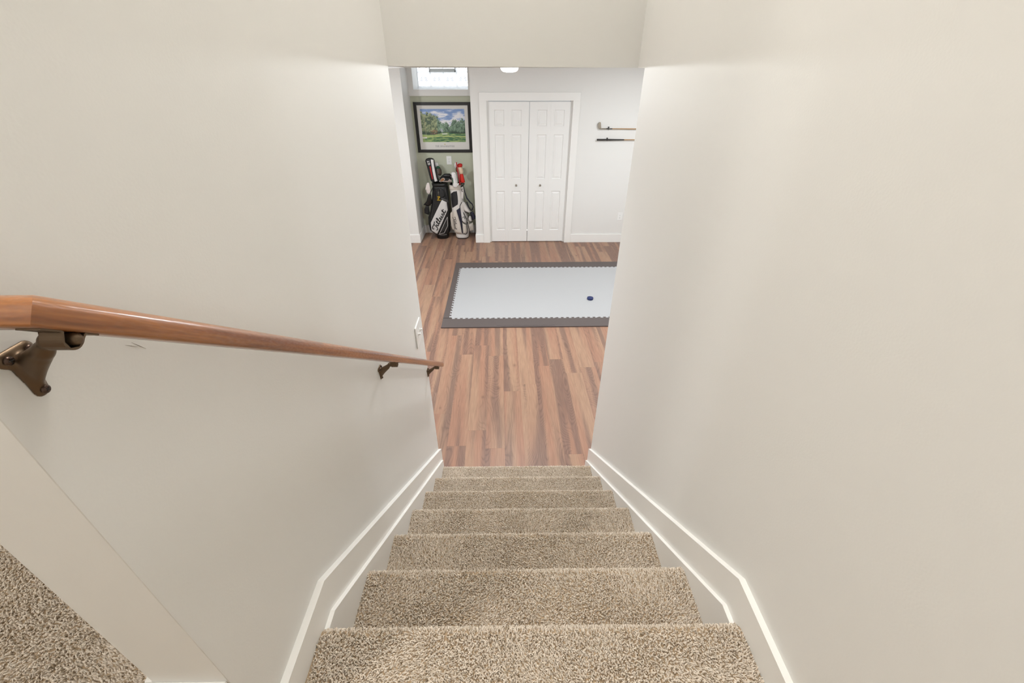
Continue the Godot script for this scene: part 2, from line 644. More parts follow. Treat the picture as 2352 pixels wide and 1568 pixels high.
func planks(fl: Node) -> void:
	var joints := {-9: -5.78, -8: -6.467, -6: -4.233, -5: -3.947, -4: -3.583, -1: -2.998, 0: -3.099, 1: -3.381, 2: -3.492, 3: -3.265, 4: -3.354, 5: -3.441, 6: -6.024, 8: -6.293, 9: -6.402, 10: -6.651}
	var made := {}
	for u in range(-22, 21):
		var j: float = joints.get(u, -3.0 - rng.randf() * PLANK_L)
		while j < -1.95:
			j += PLANK_L
		var far := -7.44 if u >= -11 and u <= -4 else -6.93
		while j > far:
			var z1 := minf(j, -1.93)
			var z0 := maxf(j - PLANK_L, far)
			j -= PLANK_L
			if z1 - z0 < 0.02:
				continue
			var strip := rng.randi_range(0, 15)
			var key := "%d_%d_%d" % [strip, int((z1 - z0) * 200.0), rng.randi_range(0, 1)]
			if not made.has(key):
				made[key] = plank_mesh(z1 - z0, strip, key.ends_with("1"))
			var o := put("plank", made[key], M.wood_floor, fl)
			var zm := (z0 + z1) * 0.5
			o.rotation.y = 0.0159
			o.position = Vector3(0.1549 + PLANK_W * (u + 0.5) + 0.0159 * zm, 0, zm)


func plank_mesh(length: float, strip: int, turned: bool) -> Mesh:
	var st := begin()
	var hw := PLANK_W * 0.5 - 0.00002
	var hl := length * 0.5 - 0.00002
	var b := 0.0002
	var uv := func(v: Vector3) -> Vector2:
		var q := Vector2((v.x / PLANK_W + 0.5) * 0.94 + 0.03, v.z / PLANK_L + 0.5)
		if turned:
			q = Vector2(1.0 - q.x, 1.0 - q.y)
		return Vector2((strip + clampf(q.x, 0.02, 0.98)) / 16.0, q.y)
	var top := []
	var mid := []
	var low := []
	for s in [[-1, -1], [1, -1], [1, 1], [-1, 1]]:
		top.append(Vector3(s[0] * (hw - b), 0, s[1] * (hl - b)))
		mid.append(Vector3(s[0] * hw, -b, s[1] * hl))
		low.append(Vector3(s[0] * hw, -0.006, s[1] * hl))
	var quads := [[top[0], top[1], top[2], top[3]]]
	for i in 4:
		var k := (i + 1) % 4
		quads.append([top[i], top[k], mid[k], mid[i]])
		quads.append([mid[i], mid[k], low[k], low[i]])
	for q in quads:
		var n: Vector3 = -(q[1] - q[0]).cross(q[2] - q[0])
		if n.dot((q[0] + q[2]) * 0.5 + Vector3(0, 0.003, 0)) < 0:
			q.reverse()
		for i in [0, 1, 2, 0, 2, 3]:
			st.set_uv(uv.call(q[i]))
			st.add_vertex(q[i])
	st.generate_normals()
	return st.commit()


func board(st: SurfaceTool, zy: Array, x0: float, x1: float) -> void:
	# a board seen from the side: outline in (z, y), from x0 to x1
	prism(st, PackedVector2Array(v2(zy)), Vector3(x0, 0, 0), Vector3(0, 0, 1), Vector3(0, 1, 0), Vector3(x1 - x0, 0, 0))


func skirting() -> void:
	var st := begin()
	board(st, [-2.036, 0.0, -2.036, 0.298, -0.570, 1.405, -0.299, 1.405, -0.299, 1.2, -0.55, 1.05, -1.9, 0.0], XL, XL + 0.0165)
	struct("trim_1", "white skirting board climbing the stairs under the handrail", st, M.trim)
	st = begin()
	board(st, [-2.0, 0.0, -2.0, 0.229, -0.549, 1.306, -0.505, 1.306, -0.47, 1.2, -0.6, 1.0, -1.85, 0.0], XL + 0.0165, XL + 0.028)
	struct("trim_2", "narrow white stringer board beside the carpet, handrail side", st, M.trim)
	st = begin()
	board(st, [-2.118, 0.0, -2.118, 0.200, -0.560, 1.411, 2.2, 1.411, 2.2, 1.25, -0.5, 1.25, -0.55, 1.05, -1.9, 0.0], XR - 0.0155, XR)
	struct("trim_3", "white skirting board climbing the stairs below the plain wall", st, M.trim)
	st = begin()
	board(st, [-2.118, 0.0, -2.118, 0.084, -0.556, 1.296, -0.505, 1.296, -0.47, 1.2, -0.6, 1.0, -1.85, 0.0], XR - 0.027, XR - 0.0155)
	struct("trim_4", "narrow white stringer board beside the carpet, plain wall side", st, M.trim)
	# baseboard round the near end of the handrail wall, standing on the hall carpet
	struct("baseboard_hall", "white baseboard round the end of the handrail wall on the hall carpet", box_of([[-0.610, HALL_Y - 0.008, -0.299, XL - 0.002, HALL_Y + 0.094, -0.285], [-0.610, HALL_Y - 0.008, -1.9, -0.596, HALL_Y + 0.094, -0.299]], 0.0015), M.trim)
	# baseboards of the basement room
	struct("baseboard_back_left", "white baseboard left of the golf bag alcove and round its pier", box_of([[-3.3, 0, ZB, -1.429, 0.135, ZB + 0.014], [-1.443, 0, -7.35, -1.429, 0.135, ZB], [-1.429, 0, -7.35, -0.524, 0.135, -7.336], [-0.524, 0, -7.35, -0.51, 0.135, ZB]], 0.0015), M.trim)
	struct("baseboard_pier", "short white baseboard between alcove and door casing", box_of([[-0.524, 0, ZB, -0.389, 0.135, ZB + 0.014]], 0.0015), M.trim)
	struct("baseboard_back_right", "white baseboard right of the closet door casing", box_of([[1.027, 0, ZB, 3.3, 0.135, ZB + 0.014]], 0.0015), M.trim)
	struct("baseboard_front_left", "white baseboard of the basement wall beside the stairs", box_of([[-3.3, 0, -2.0375, -0.60, 0.135, -2.0235]]), M.trim)


# ------------------------------------------------------------------ carpet

func scatter_flat(spots: Array, area: Rect2, y: float, gap: float) -> void:
	var nx := int(area.size.x / gap)
	var nz := int(area.size.y / gap)
	for i in nx:
		for k in nz:
			spots.append([Vector3(area.position.x + (i + rng.randf()) * gap, y, area.position.y + (k + rng.randf()) * gap), Vector3.UP])


func tuft_mesh() -> Mesh:
	# one twisted yarn end: a bent, blunt five-sided cone 11 mm long
	var st := begin(true)
	var rings := []
	var prof := [[0.0, 0.0015, 0.0], [0.0040, 0.0018, 0.0004], [0.0078, 0.0017, 0.0015], [0.0103, 0.0010, 0.0028]]
	for p in prof:
		var ring := []
		for k in 5:
			var a: float = TAU * k / 5.0 + p[0] * 130.0
			ring.append(Vector3(p[2] + cos(a) * p[1], p[0], sin(a) * p[1]))
		rings.append(ring)
	for i in 3:
		for k in 5:
			quad_out(st, rings[i][k], rings[i][(k + 1) % 5], rings[i + 1][(k + 1) % 5], rings[i + 1][k], Vector3((prof[i][2] + prof[i + 1][2]) * 0.5, (prof[i][0] + prof[i + 1][0]) * 0.5, 0))
	for k in 5:
		tri_out(st, Vector3(0.0035, 0.0109, 0), rings[3][k], rings[3][(k + 1) % 5], Vector3(0.0029, 0.0095, 0))
	st.generate_normals()
	return st.commit()


func pile(parent: Node, spots: Array) -> void:
	if not M.has("tuft_mesh"):
		M.tuft_mesh = tuft_mesh()
		var n := FastNoiseLite.new()
		n.seed = 31
		n.frequency = 2.6
		n.fractal_octaves = 2
		M.lie = n
	var mm := MultiMesh.new()
	mm.transform_format = MultiMesh.TRANSFORM_3D
	mm.use_colors = true
	mm.mesh = M.tuft_mesh
	mm.instance_count = spots.size()
	var lie: FastNoiseLite = M.lie
	var yarn := [Color(0.77, 0.68, 0.58), Color(0.72, 0.625, 0.525), Color(0.80, 0.72, 0.625), Color(0.57, 0.48, 0.375), Color(0.36, 0.285, 0.20)]
	for i in spots.size():
		var p: Vector3 = spots[i][0]
		var up: Vector3 = spots[i][1]
		# the pile lies this way or that in patches, as feet and the vacuum cleaner left it
		var lean := Vector3(lie.get_noise_3d(p.x, p.y * 3.0, p.z), 0, lie.get_noise_3d(p.x + 40.0, p.y * 3.0, p.z)) * 1.8 + Vector3(rng.randf_range(-0.7, 0.7), 0, rng.randf_range(-0.7, 0.7))
		var y := (up + lean * 0.8).normalized()
		var x := y.cross(Vector3(cos(i * 2.4), 0.3, sin(i * 2.4))).normalized()
		var b := Basis(x, y, x.cross(y))
		mm.set_instance_transform(i, Transform3D(b.scaled(Vector3.ONE * rng.randf_range(0.85, 1.2)), p))
		var r := rng.randf()
		var c: Color = yarn[0] if r < 0.42 else yarn[1] if r < 0.62 else yarn[2] if r < 0.84 else yarn[3] if r < 0.965 else yarn[4]
		mm.set_instance_color(i, c * rng.randf_range(0.93, 1.05))
	var o := MultiMeshInstance3D.new()
	o.multimesh = mm
	o.name = "carpet_pile"
	o.material_override = M.tuft
	o.set_meta("kind", "stuff")
	parent.add_child(o, true)


func step_outline(z: float, y: float, back: float, low: float) -> Array:
	# outline in (z, y) of a carpeted step: rounded nosing, riser set back under it
	var out := [back, y, ]
	for k in 6:
		var a := PI * 0.5 + PI * 0.5 * k / 5.0
		out.append_array([z + 0.023 + cos(a) * 0.018, y - 0.018 + sin(a) * 0.018])
	out.append_array([z + 0.006, y - 0.034, z + 0.022, y - 0.046, z + 0.026, low, back, low])
	return out


func scatter_step(spots: Array, x0: float, x1: float, z: float, y: float, back: float, gap: float) -> void:
	# over the tread and round the nosing
	var flat := back - (z + 0.023)
	var arc := 0.018 * PI * 0.5
	var total := flat + arc + 0.012
	var nx := int((x1 - x0) / gap)
	var ns := int(total / gap)
	for i in nx:
		for k in ns:
			var s := (k + rng.randf()) * gap
			var x := x0 + (i + rng.randf()) * gap
			if s < flat:
				spots.append([Vector3(x, y, back - s), Vector3.UP])
			elif s < flat + arc:
				var a := PI * 0.5 + (s - flat) / 0.018
				spots.append([Vector3(x, y - 0.018 + sin(a) * 0.018, z + 0.023 + cos(a) * 0.018), Vector3(0, sin(a), cos(a))])
			else:
				spots.append([Vector3(x, y - 0.018 - (s - flat - arc), z + 0.005), Vector3(0, 0, -1)])


func staircase() -> void:
	var root := thing("carpeted_stairs", "flight of stairs in speckled beige carpet going down to the wood floor", "stairs", Vector3.ZERO)
	for k in range(1, 7):
		var z := NOSE_Z + (k - 1) * RUN
		var y := k * RISE - 0.008
		var st := begin(false)
		board(st, step_outline(z - 0.0035, y + 0.004, z + RUN + 0.03, (k - 1) * RISE - (0.0 if k == 1 else 0.02)), XL + 0.0245, XR - 0.0225)
		var o := obj("step", st, M.carpet_back, root)
		var spots := []
		scatter_step(spots, XL + 0.026, XR - 0.024, z, y, z + RUN + 0.02, 0.0038)
		pile(o, spots)
	var st := begin()
	board(st, step_outline(LAND_Z - 0.0035, LAND_Y - 0.004, 0.62, LAND_Y - RISE - 0.02), XL, XR)
	var land := struct("floor_landing", "speckled beige carpet landing at the head of the stairs", st, M.carpet_back)
	var spots := []
	scatter_step(spots, XL + 0.018, XR - 0.017, LAND_Z, LAND_Y - 0.008, -0.31, 0.0034)
	pile(land, spots)


# ------------------------------------------------------------------ handrail

const RAIL_NEAR := Vector3(-0.4105, 2.288, -0.329)
const RAIL_FAR := Vector3(-0.4105, 0.929, -2.130)

func handrail() -> void:
	var root := thing("handrail", "varnished reddish brown wooden handrail sloping down the stairwell wall", "handrail", Vector3(XL, RAIL_NEAR.y, RAIL_NEAR.z))
	var shift := Vector3(XL, RAIL_NEAR.y, RAIL_NEAR.z)
	var d := (RAIL_FAR - RAIL_NEAR).normalized()
	var right := Vector3.RIGHT
	var up := right.cross(d).normalized()
	if up.y < 0:
		up = -up
	# section of the rail: flat sides, well rounded top, eased bottom
	var sec := []
	for q in v2([0.0115, -0.0145, 0.0145, -0.0118, 0.0152, -0.004, 0.0152, 0.002]):
		sec.append(q)
	for k in range(1, 9):
		var a := PI * k / 9.0
		sec.append(Vector2(cos(a) * 0.0152, 0.002 + sin(a) * 0.0125))
	for q in v2([-0.0152, 0.002, -0.0152, -0.004, -0.0145, -0.0118, -0.0115, -0.0145]):
		sec.append(q)
	var n := sec.size()
	var near := []
	var far := []
	var wall := []
	for q: Vector2 in sec:
		near.append(RAIL_NEAR + right * q.x + up * q.y - d * q.x * 0.95 - shift)
		far.append(RAIL_FAR + right * q.x + up * q.y - shift)
		var e: Vector3 = near[-1]
		wall.append(Vector3(0.0, e.y, e.z))
	var rail := begin(true)
	var ret := begin(true)
	var girth := []
	var g := 0.0
	for i in n + 1:
		girth.append(g)
		g += sec[i % n].distance_to(sec[(i + 1) % n])
	var cuts := [0.0, 0.25, 0.5, 0.75, 1.0]
	for i in n:
		var j := (i + 1) % n
		for c in 4:
			var q := [near[i].lerp(far[i], cuts[c]), near[j].lerp(far[j], cuts[c]), near[j].lerp(far[j], cuts[c + 1]), near[i].lerp(far[i], cuts[c + 1])]
			uv_quad(rail, q, [Vector2(girth[i] * 9.0, cuts[c] * 4.0), Vector2(girth[i + 1] * 9.0, cuts[c] * 4.0), Vector2(girth[i + 1] * 9.0, cuts[c + 1] * 4.0), Vector2(girth[i] * 9.0, cuts[c + 1] * 4.0)], (near[0] + far[0]) * 0.5 - right * 0.012)
		uv_quad(ret, [near[i], near[j], wall[j], wall[i]], [Vector2(girth[i] * 9.0, 0), Vector2(girth[i + 1] * 9.0, 0), Vector2(girth[i + 1] * 9.0, 0.3), Vector2(girth[i] * 9.0, 0.3)], RAIL_NEAR - shift + Vector3(-0.03, 0, 0))
	# the lower end is rounded over
	var last := far
	for step in [[0.004, 0.97], [0.009, 0.86], [0.0125, 0.66], [0.0135, 0.0]]:
		var ring := []
		for q: Vector2 in sec:
			ring.append(RAIL_FAR + d * step[0] + (right * q.x + up * q.y) * step[1] - shift)
		for i in n:
			var j := (i + 1) % n
			uv_quad(rail, [last[i], last[j], ring[j], ring[i]], [Vector2(girth[i] * 9.0, 0), Vector2(girth[i + 1] * 9.0, 0), Vector2(girth[i + 1] * 9.0, 0.01), Vector2(girth[i] * 9.0, 0.01)], RAIL_FAR - shift - d * 0.01)
		last = ring
	obj("rail", rail, M.rail_wood, root)
	var e := obj("end_return", ret, M.rail_wood, root)
	e.set_meta("label", "mitred piece returning to the wall")
	# three brackets
	var arm := bracket_mesh()
	var strap := strap_mesh()
	var head := screw_mesh()
	var cross := cross_mesh()
	var where := [-0.341, -1.262, -2.0]
	var words := ["dark bronze handrail bracket under the upper mitred end of the rail", "dark bronze handrail bracket halfway down the sloping rail", "dark bronze handrail bracket under the rounded lower end of the rail"]
	for i in 3:
		var z: float = where[i]
		var y := RAIL_NEAR.y + d.y / d.z * (z - RAIL_NEAR.z) - 0.064
		var b := thing("handrail_bracket", words[i], "bracket", Vector3(XL, y, z), "handrail brackets")
		put("arm", arm, M.bronze, b)
		put("saddle_strap", strap, M.bronze, b)
		for s in [Vector3(0.0062, 0.0205, 0.0105), Vector3(0.0062, 0.0205, -0.0105), Vector3(0.0062, -0.0215, 0.0)]:
			var o := put("screw", head, M.screw, b)
			o.position = s
			o.rotation.x = s.y * 40.0 + s.z * 60.0
			put("cross_slot", cross, M.slot, o)


func uv_quad(st: SurfaceTool, q: Array, t: Array, from: Vector3) -> void:
	var c: Vector3 = (q[0] + q[1] + q[2] + q[3]) * 0.25
	var flip: bool = (-(q[1] - q[0]).cross(q[2] - q[0])).dot(c - from) < 0.0
	if (q[1] - q[0]).length() < 1e-7 or (q[2] - q[1]).length() < 1e-7:
		flip = (-(q[2] - q[0]).cross(q[3] - q[0])).dot(c - from) < 0.0
	for i in ([0, 2, 1, 0, 3, 2] if flip else [0, 1, 2, 0, 2, 3]):
		st.set_uv(t[i])
		st.add_vertex(q[i])


func bracket_mesh() -> Mesh:
	# cast bracket: three-lobed wall plate, swept arm, pin under the rail
	var f := func(p: Vector3) -> float:
		var flat := Vector3(p.x * 1.7, p.y, p.z)
		var plate := smin(capsule(flat, Vector3(0, 0.0205, 0.0105), Vector3(0, 0.0205, -0.0105), 0.0082, 0.0082), capsule(flat, Vector3(0, 0.012, 0), Vector3(0, -0.0215, 0), 0.0095, 0.0078), 0.008)
		plate = -smin(-plate * 0.75, 0.0058 - p.x, 0.003)
		var thin := Vector3(p.x, p.y, p.z * 1.25)
		var arm := capsule(thin, Vector3(0.0, 0.006, 0), Vector3(0.030, 0.0245, 0), 0.0105, 0.0082)
		arm = smin(arm, capsule(thin, Vector3(0.001, -0.014, 0), Vector3(0.022, 0.016, 0), 0.0055, 0.0068), 0.009)
		arm = smin(arm, capsule(p, Vector3(0.030, 0.0245, 0), Vector3(0.042, 0.0365, 0), 0.0068, 0.0066), 0.006)
		arm = smin(arm, capsule(p, Vector3(0.042, 0.0365, 0), Vector3(0.0665, 0.0375, 0), 0.0066, 0.0066), 0.005)
		return maxf(smin(plate, arm, 0.006), -p.x)
	var st := begin(true)
	nets(st, f, Vector3(-0.0015, -0.034, -0.0225), Vector3(0.078, 0.05, 0.0225), 0.0012)
	st.generate_normals()
	return st.commit()


func strap_mesh() -> Mesh:
	# bent strip that holds the pin against the underside of the rail
	var d := (RAIL_FAR - RAIL_NEAR).normalized()
	var up := Vector3.RIGHT.cross(d).normalized()
	if up.y < 0:
		up = -up
	var o := Vector3(0.05, 0.064, 0) - up * 0.0146 + d * 0.0109
	var line := curve(v2([-0.029, 0.0, -0.0112, 0.0, -0.009, -0.003, -0.0083, -0.0085, -0.0055, -0.0135, 0.0, -0.0155, 0.0055, -0.0135, 0.0083, -0.0085, 0.009, -0.003, 0.0112, 0.0, 0.024, 0.0]), 3)
	var poly := []
	for q in line:
		poly.append(q)
	for i in range(line.size() - 1, -1, -1):
		var t: Vector2 = line[mini(i + 1, line.size() - 1)] - line[maxi(i - 1, 0)]
		poly.append(line[i] + Vector2(t.y, -t.x).normalized() * 0.0016)
	var st := begin()
	prism(st, PackedVector2Array(poly), o, d, up, Vector3(0.021, 0, 0))
	st.generate_normals()
	return st.commit()


func screw_mesh() -> Mesh:
	var st := begin(true)
	lathe(st, [[0.0, 0.0018], [0.0028, 0.0015], [0.0043, 0.0004], [0.0044, -0.001]], Transform3D(Basis(Vector3(0, 0, 1), Vector3(1, 0, 0), Vector3(0, 1, 0)), Vector3.ZERO), 16)
	st.generate_normals()
	return st.commit()


func cross_mesh() -> Mesh:
	var st := begin()
	cbox(st, Vector3(0.0015, 0, 0), Vector3(0.001, 0.0048, 0.001), 0.0001)
	cbox(st, Vector3(0.0015, 0, 0), Vector3(0.001, 0.001, 0.0048), 0.0001)
	st.generate_normals()
	return st.commit()


# ------------------------------------------------------------------ closet door

func door() -> void:
	var root := Node3D.new()
	root.name = "door_1"
	add_child(root)
	root.set_meta("kind", "structure")
	root.set_meta("label", "white folding closet door with raised panels and two round knobs")
	root.set_meta("category", "door")
	var x0 := -0.2886
	var x1 := 0.927
	var zf := -6.868
	var cols := [[-0.18, -0.04], [0.066, 0.207], [0.433, 0.573], [0.68, 0.822]]
	var edges := [x0 + 0.026, 0.0135, 0.318, 0.6285, x1 - 0.026]
	var rows := [[0.2, 0.815], [0.995, 1.612], [1.722, 1.931]]
	for i in 4:
		var a: float = edges[i] + (0.0035 if i == 2 else 0.0002)
		var b: float = edges[i + 1] - (0.0035 if i == 1 else 0.0002)
		var st := begin()
		span(st, Vector3(a, 0.012, zf - 0.032), Vector3(b, 2.03, zf - 0.011))
		# stiles and rails, proud of the panels
		span(st, Vector3(a, 0.012, zf - 0.012), Vector3(cols[i][0], 2.03, zf), 0.0004)
		span(st, Vector3(cols[i][1], 0.012, zf - 0.012), Vector3(b, 2.03, zf), 0.0004)
		var cuts := [0.012, 0.2, 0.815, 0.995, 1.612, 1.722, 1.931, 2.03]
		for k in range(0, 8, 2):
			span(st, Vector3(cols[i][0], cuts[k], zf - 0.012), Vector3(cols[i][1], cuts[k + 1], zf))
		var leaf := obj("door_leaf", st, M.door, root)
		for r in rows:
			var ps := begin()
			raised(ps, cols[i][0], cols[i][1], r[0], r[1], zf)
			obj("raised_panel", ps, M.door, leaf)
		if i == 1 or i == 2:
			var ks := begin(true)
			var kx := 0.135 if i == 1 else 0.504
			lathe(ks, [[0.0, 0.034], [0.010, 0.0325], [0.0155, 0.026], [0.0145, 0.019], [0.008, 0.013], [0.0075, 0.004], [0.013, 0.002], [0.013, 0.0]], Transform3D(Basis(Vector3(1, 0, 0), Vector3(0, 0, 1), Vector3(0, -1, 0)), Vector3(kx, 0.905, zf)), 18)
			var kn := obj("knob", ks, M.nickel, leaf)
			kn.set_meta("label", "small round brushed nickel knob")
	# jamb and casing
	struct("trim_5", "white jamb lining the closet door opening", box_of([[x0 - 0.02, 0, -6.965, x0, 2.045, ZB + 0.002], [x1, 0, -6.965, x1 + 0.02, 2.045, ZB + 0.002], [x0 - 0.02, 2.045, -6.965, x1 + 0.02, 2.065, ZB + 0.002], [x0, 0, -6.925, x0 + 0.0255, 2.045, -6.876], [x1 - 0.0255, 0, -6.925, x1, 2.045, -6.876]]), M.trim)
	struct("trim_6", "flat white casing round the closet door", box_of([[x0 - 0.1, 0, ZB, x0, 2.045, ZB + 0.019], [x1, 0, ZB, x1 + 0.1, 2.045, ZB + 0.019], [x0 - 0.1, 2.045, ZB, x1 + 0.1, 2.145, ZB + 0.019]], 0.0015), M.trim)


func raised(st: SurfaceTool, x0: float, x1: float, y0: float, y1: float, z: float) -> void:
	# sticking slope, groove, bevel and flat field of a raised panel
	var ring := func(g: float, dz: float) -> Array:
		return [Vector3(x0 + g, y0 + g, z + dz), Vector3(x1 - g, y0 + g, z + dz), Vector3(x1 - g, y1 - g, z + dz), Vector3(x0 + g, y1 - g, z + dz)]
	var rings := [ring.call(0.0, 0.0), ring.call(0.009, -0.0095), ring.call(0.012, -0.0095), ring.call(0.036, -0.002)]
	for i in 3:
		for k in 4:
			var m := (k + 1) % 4
			quad_out(st, rings[i][k], rings[i][m], rings[i + 1][m], rings[i + 1][k], Vector3((x0 + x1) * 0.5, (y0 + y1) * 0.5, z - 3.0))
	quad_out(st, rings[3][0], rings[3][1], rings[3][2], rings[3][3], Vector3(0, 0, z - 3.0))


# ------------------------------------------------------------------ glass block window

func window_of_blocks() -> void:
	var root := Node3D.new()
	root.name = "window_1"
	add_child(root)
	root.set_meta("kind", "structure")
	root.set_meta("label", "bright basement window of patterned glass blocks with a small vent")
	root.set_meta("category", "window")
	var glass := plain(Color(0.96, 0.98, 1.0, 0.12), 0.06)
	glass.transparency = BaseMaterial3D.TRANSPARENCY_ALPHA
	var pale := plain(Color(0.95, 0.955, 0.96), 0.5)
	pale.backlight_enabled = true
	pale.backlight = Color(1, 1, 1)
	var etched := plain(Color(0.50, 0.57, 0.68, 0.72), 0.4)
	etched.transparency = BaseMaterial3D.TRANSPARENCY_ALPHA
	var zf := -7.70
	var px := 0.2
	var x0 := -1.369
	var y0 := 2.159
	# white mortar joints and the frame round the blocks
	var st := begin()
	span(st, Vector3(x0, y0, zf - 0.03), Vector3(-0.569, y0 + 0.028, zf - 0.004))
	span(st, Vector3(x0, 2.58, zf - 0.06), Vector3(-0.569, 2.60, zf - 0.006))
	for i in 5:
		var x := x0 + i * px
		for run in [[y0 + 0.028, y0 + 0.203], [y0 + 0.225, 2.58]]:
			span(st, Vector3(maxf(x - 0.011, x0), run[0], zf - 0.030), Vector3(minf(x + 0.011, -0.569), run[1], zf - 0.004))
	span(st, Vector3(x0, y0 + 0.203, zf - 0.030), Vector3(-0.569, y0 + 0.225, zf - 0.004))
	obj("mortar", st, pale, root)
	var block := glass_block(px - 0.016, 0.184)
	var relief := leaf_relief()
	for r in 2:
		for i in 4:
			if r == 1 and (i == 1 or i == 2):
				continue
			var o := put("glass_block", block, glass, root)
			put("leaf_relief", relief, etched, o)
			o.position = Vector3(x0 + (i + 0.5) * px, y0 + 0.022 + 0.092 + r * 0.2, zf - 0.033)
	# aluminium hopper vent between the upper blocks
	var vent := begin()
	var a := Vector2(-1.173, 2.372)
	var b := Vector2(-0.776, 2.572)
	span(vent, Vector3(a.x, a.y, zf - 0.02), Vector3(b.x, a.y + 0.026, zf + 0.03), 0.002)
	span(vent, Vector3(a.x, b.y - 0.014, zf - 0.02), Vector3(b.x, b.y, zf + 0.03), 0.002)
	span(vent, Vector3(a.x, a.y, zf - 0.02), Vector3(a.x + 0.016, b.y, zf + 0.03), 0.002)
	span(vent, Vector3(b.x - 0.016, a.y, zf - 0.02), Vector3(b.x, b.y, zf + 0.03), 0.002)
	span(vent, Vector3(a.x + 0.016, a.y + 0.026, zf - 0.01), Vector3(b.x - 0.016, a.y + 0.044, zf + 0.018), 0.002)
	var vo := obj("vent_frame", vent, plain(Color(0.74, 0.75, 0.75), 0.4, 0.3), root)
	vo.set_meta("label", "grey metal frame of the vent")
	var pane := begin()
	span(pane, Vector3(a.x + 0.016, a.y + 0.044, zf - 0.006), Vector3(b.x - 0.016, b.y - 0.014, zf - 0.002))
	var pm := plain(Color(0.95, 0.98, 1.0, 0.08), 0.05)
	pm.transparency = BaseMaterial3D.TRANSPARENCY_ALPHA
	obj("vent_pane", pane, pm, root)


func glass_block(w: float, h: float) -> Mesh:
	# two glass faces with softened edges, hollow between
	var st := begin()
	cbox(st, Vector3(0, 0, 0.024), Vector3(w, h, 0.006), 0.0025)
	cbox(st, Vector3(0, 0, -0.022), Vector3(w, h, 0.006), 0.0025)
	st.generate_normals()
	return st.commit()


func leaf_relief() -> Mesh:
	# the pressed fern pattern that stands proud of the face of each block
	var st := begin()
	var at := level(0.0295)
	for s in [-1.0, 1.0]:
		for k in 4:
			var a := 0.35 + k * 0.33
			var p := Vector2(s * 0.006, -0.03 + k * 0.005)
			var q := p + Vector2(s * cos(a), sin(a)) * (0.052 + 0.007 * k)
			var m := (p + q) * 0.5 + Vector2(s * 0.002, 0.008)
			stroke(st, curve([p.lerp(q, 0.35), m, q], 3), 0.009, at, 0.02, 0.002)
			stroke(st, curve([p.lerp(q, 0.5) + Vector2(s * 0.01, -0.006), m + Vector2(s * 0.014, -0.004), q + Vector2(s * 0.007, -0.012)], 3), 0.006, at, 0.02, 0.002)
		for k in 5:
			var b := Vector2(s * (0.012 + k * 0.013), -0.068 + 0.03 * absf(sin(k * 1.9)))
			stroke(st, [b, b + Vector2(s * 0.008, 0.009 * cos(k * 2.3))], 0.009, at, 0.02, 0.002)
	stroke(st, v2([0.0, 0.02, 0.0, 0.065]), 0.008, at, 0.02, 0.002)
	stroke(st, v2([-0.02, -0.076, 0.0, -0.07, 0.02, -0.076]), 0.006, at, 0.02, 0.002)
	st.generate_normals()
	return st.commit()


# ------------------------------------------------------------------ lamps

func ceiling_lamps() -> void:
	var glow := plain(Color(0.95, 0.95, 0.93), 0.5)
	glow.emission_enabled = true
	glow.emission = Color(1.0, 0.98, 0.95)
	glow.emission_energy_multiplier = 7.0
	var spots := [Vector3(0.02, CEIL, -3.6), Vector3(1.95, CEIL, -3.6), Vector3(-1.95, CEIL, -3.6), Vector3(1.95, CEIL, -5.3), Vector3(-1.95, CEIL, -5.3)]
	var words := ["round white ceiling light glowing just beyond the header", "round white ceiling light over the near right end of the floor mat", "round white ceiling light over the floor beyond the handrail wall", "round white ceiling light near the wall with the hung clubs", "round white ceiling light beside the golf bag alcove"]
	for i in spots.size():
		lamp("ceiling_light", words[i], spots[i], 0.062, 0.034, glow, Color(0.965, 0.985, 1.0), 3.5 if i == 0 else 2.15, 0.06)
	lamp("ceiling_dome_light", "large round white dome light on the hall ceiling above the landing", Vector3(-0.02, TOP, -1.7), 0.2, 0.09, glow, Color(1.0, 0.985, 0.962), 3.4, 0.2)
	lamp("ceiling_dome_light", "large round white dome light over the carpeted hall floor", Vector3(-1.9, TOP, 0.9), 0.2, 0.09, glow, Color(1.0, 0.985, 0.962), 4.7, 0.2)


func lamp(called: String, label: String, at: Vector3, r: float, drop: float, glow: Material, c: Color, energy: float, soft: float) -> void:
	var t := thing(called, label, "light", at, "ceiling lights of the basement" if called == "ceiling_light" else "")
	var st := begin(true)
	lathe(st, [[r, -0.0005], [r + 0.018, -0.0015], [r + 0.019, -0.003], [r + 0.014, -0.006], [r, -0.007]], Transform3D(), 40)
	obj("trim_ring", st, M.plastic_white, t)
	var dome := begin(true)
	var prof := [[r, 0.0]]
	for k in 9:
		var a := PI * 0.5 * k / 8.0
		prof.append([r * pow(cos(a), 0.55) if k < 8 else 0.0, -0.008 - (drop - 0.008) * sin(a)])
	lathe(dome, prof, Transform3D(), 40)
	obj("diffuser", dome, glow, t)
	var l := AreaLight3D.new()
	l.name = "light"
	l.position = Vector3(0, -drop - 0.006, 0)
	l.rotation.x = -PI * 0.5
	l.area_size = Vector2(soft, soft) * 1.8
	l.light_color = c
	l.light_energy = energy
	l.area_range = 16.0
	l.area_attenuation = 2.0
	l.shadow_enabled = true
	t.add_child(l)
	var side := OmniLight3D.new()
	side.name = "side_light"
	side.position = Vector3(0, -drop * 0.6, 0)
	side.light_color = c
	side.light_energy = energy * 0.2
	side.light_size = soft * 0.5
	side.omni_range = 16.0
	side.omni_attenuation = 2.0
	side.shadow_enabled = true
	t.add_child(side)


# ------------------------------------------------------------------ floor mat and puck

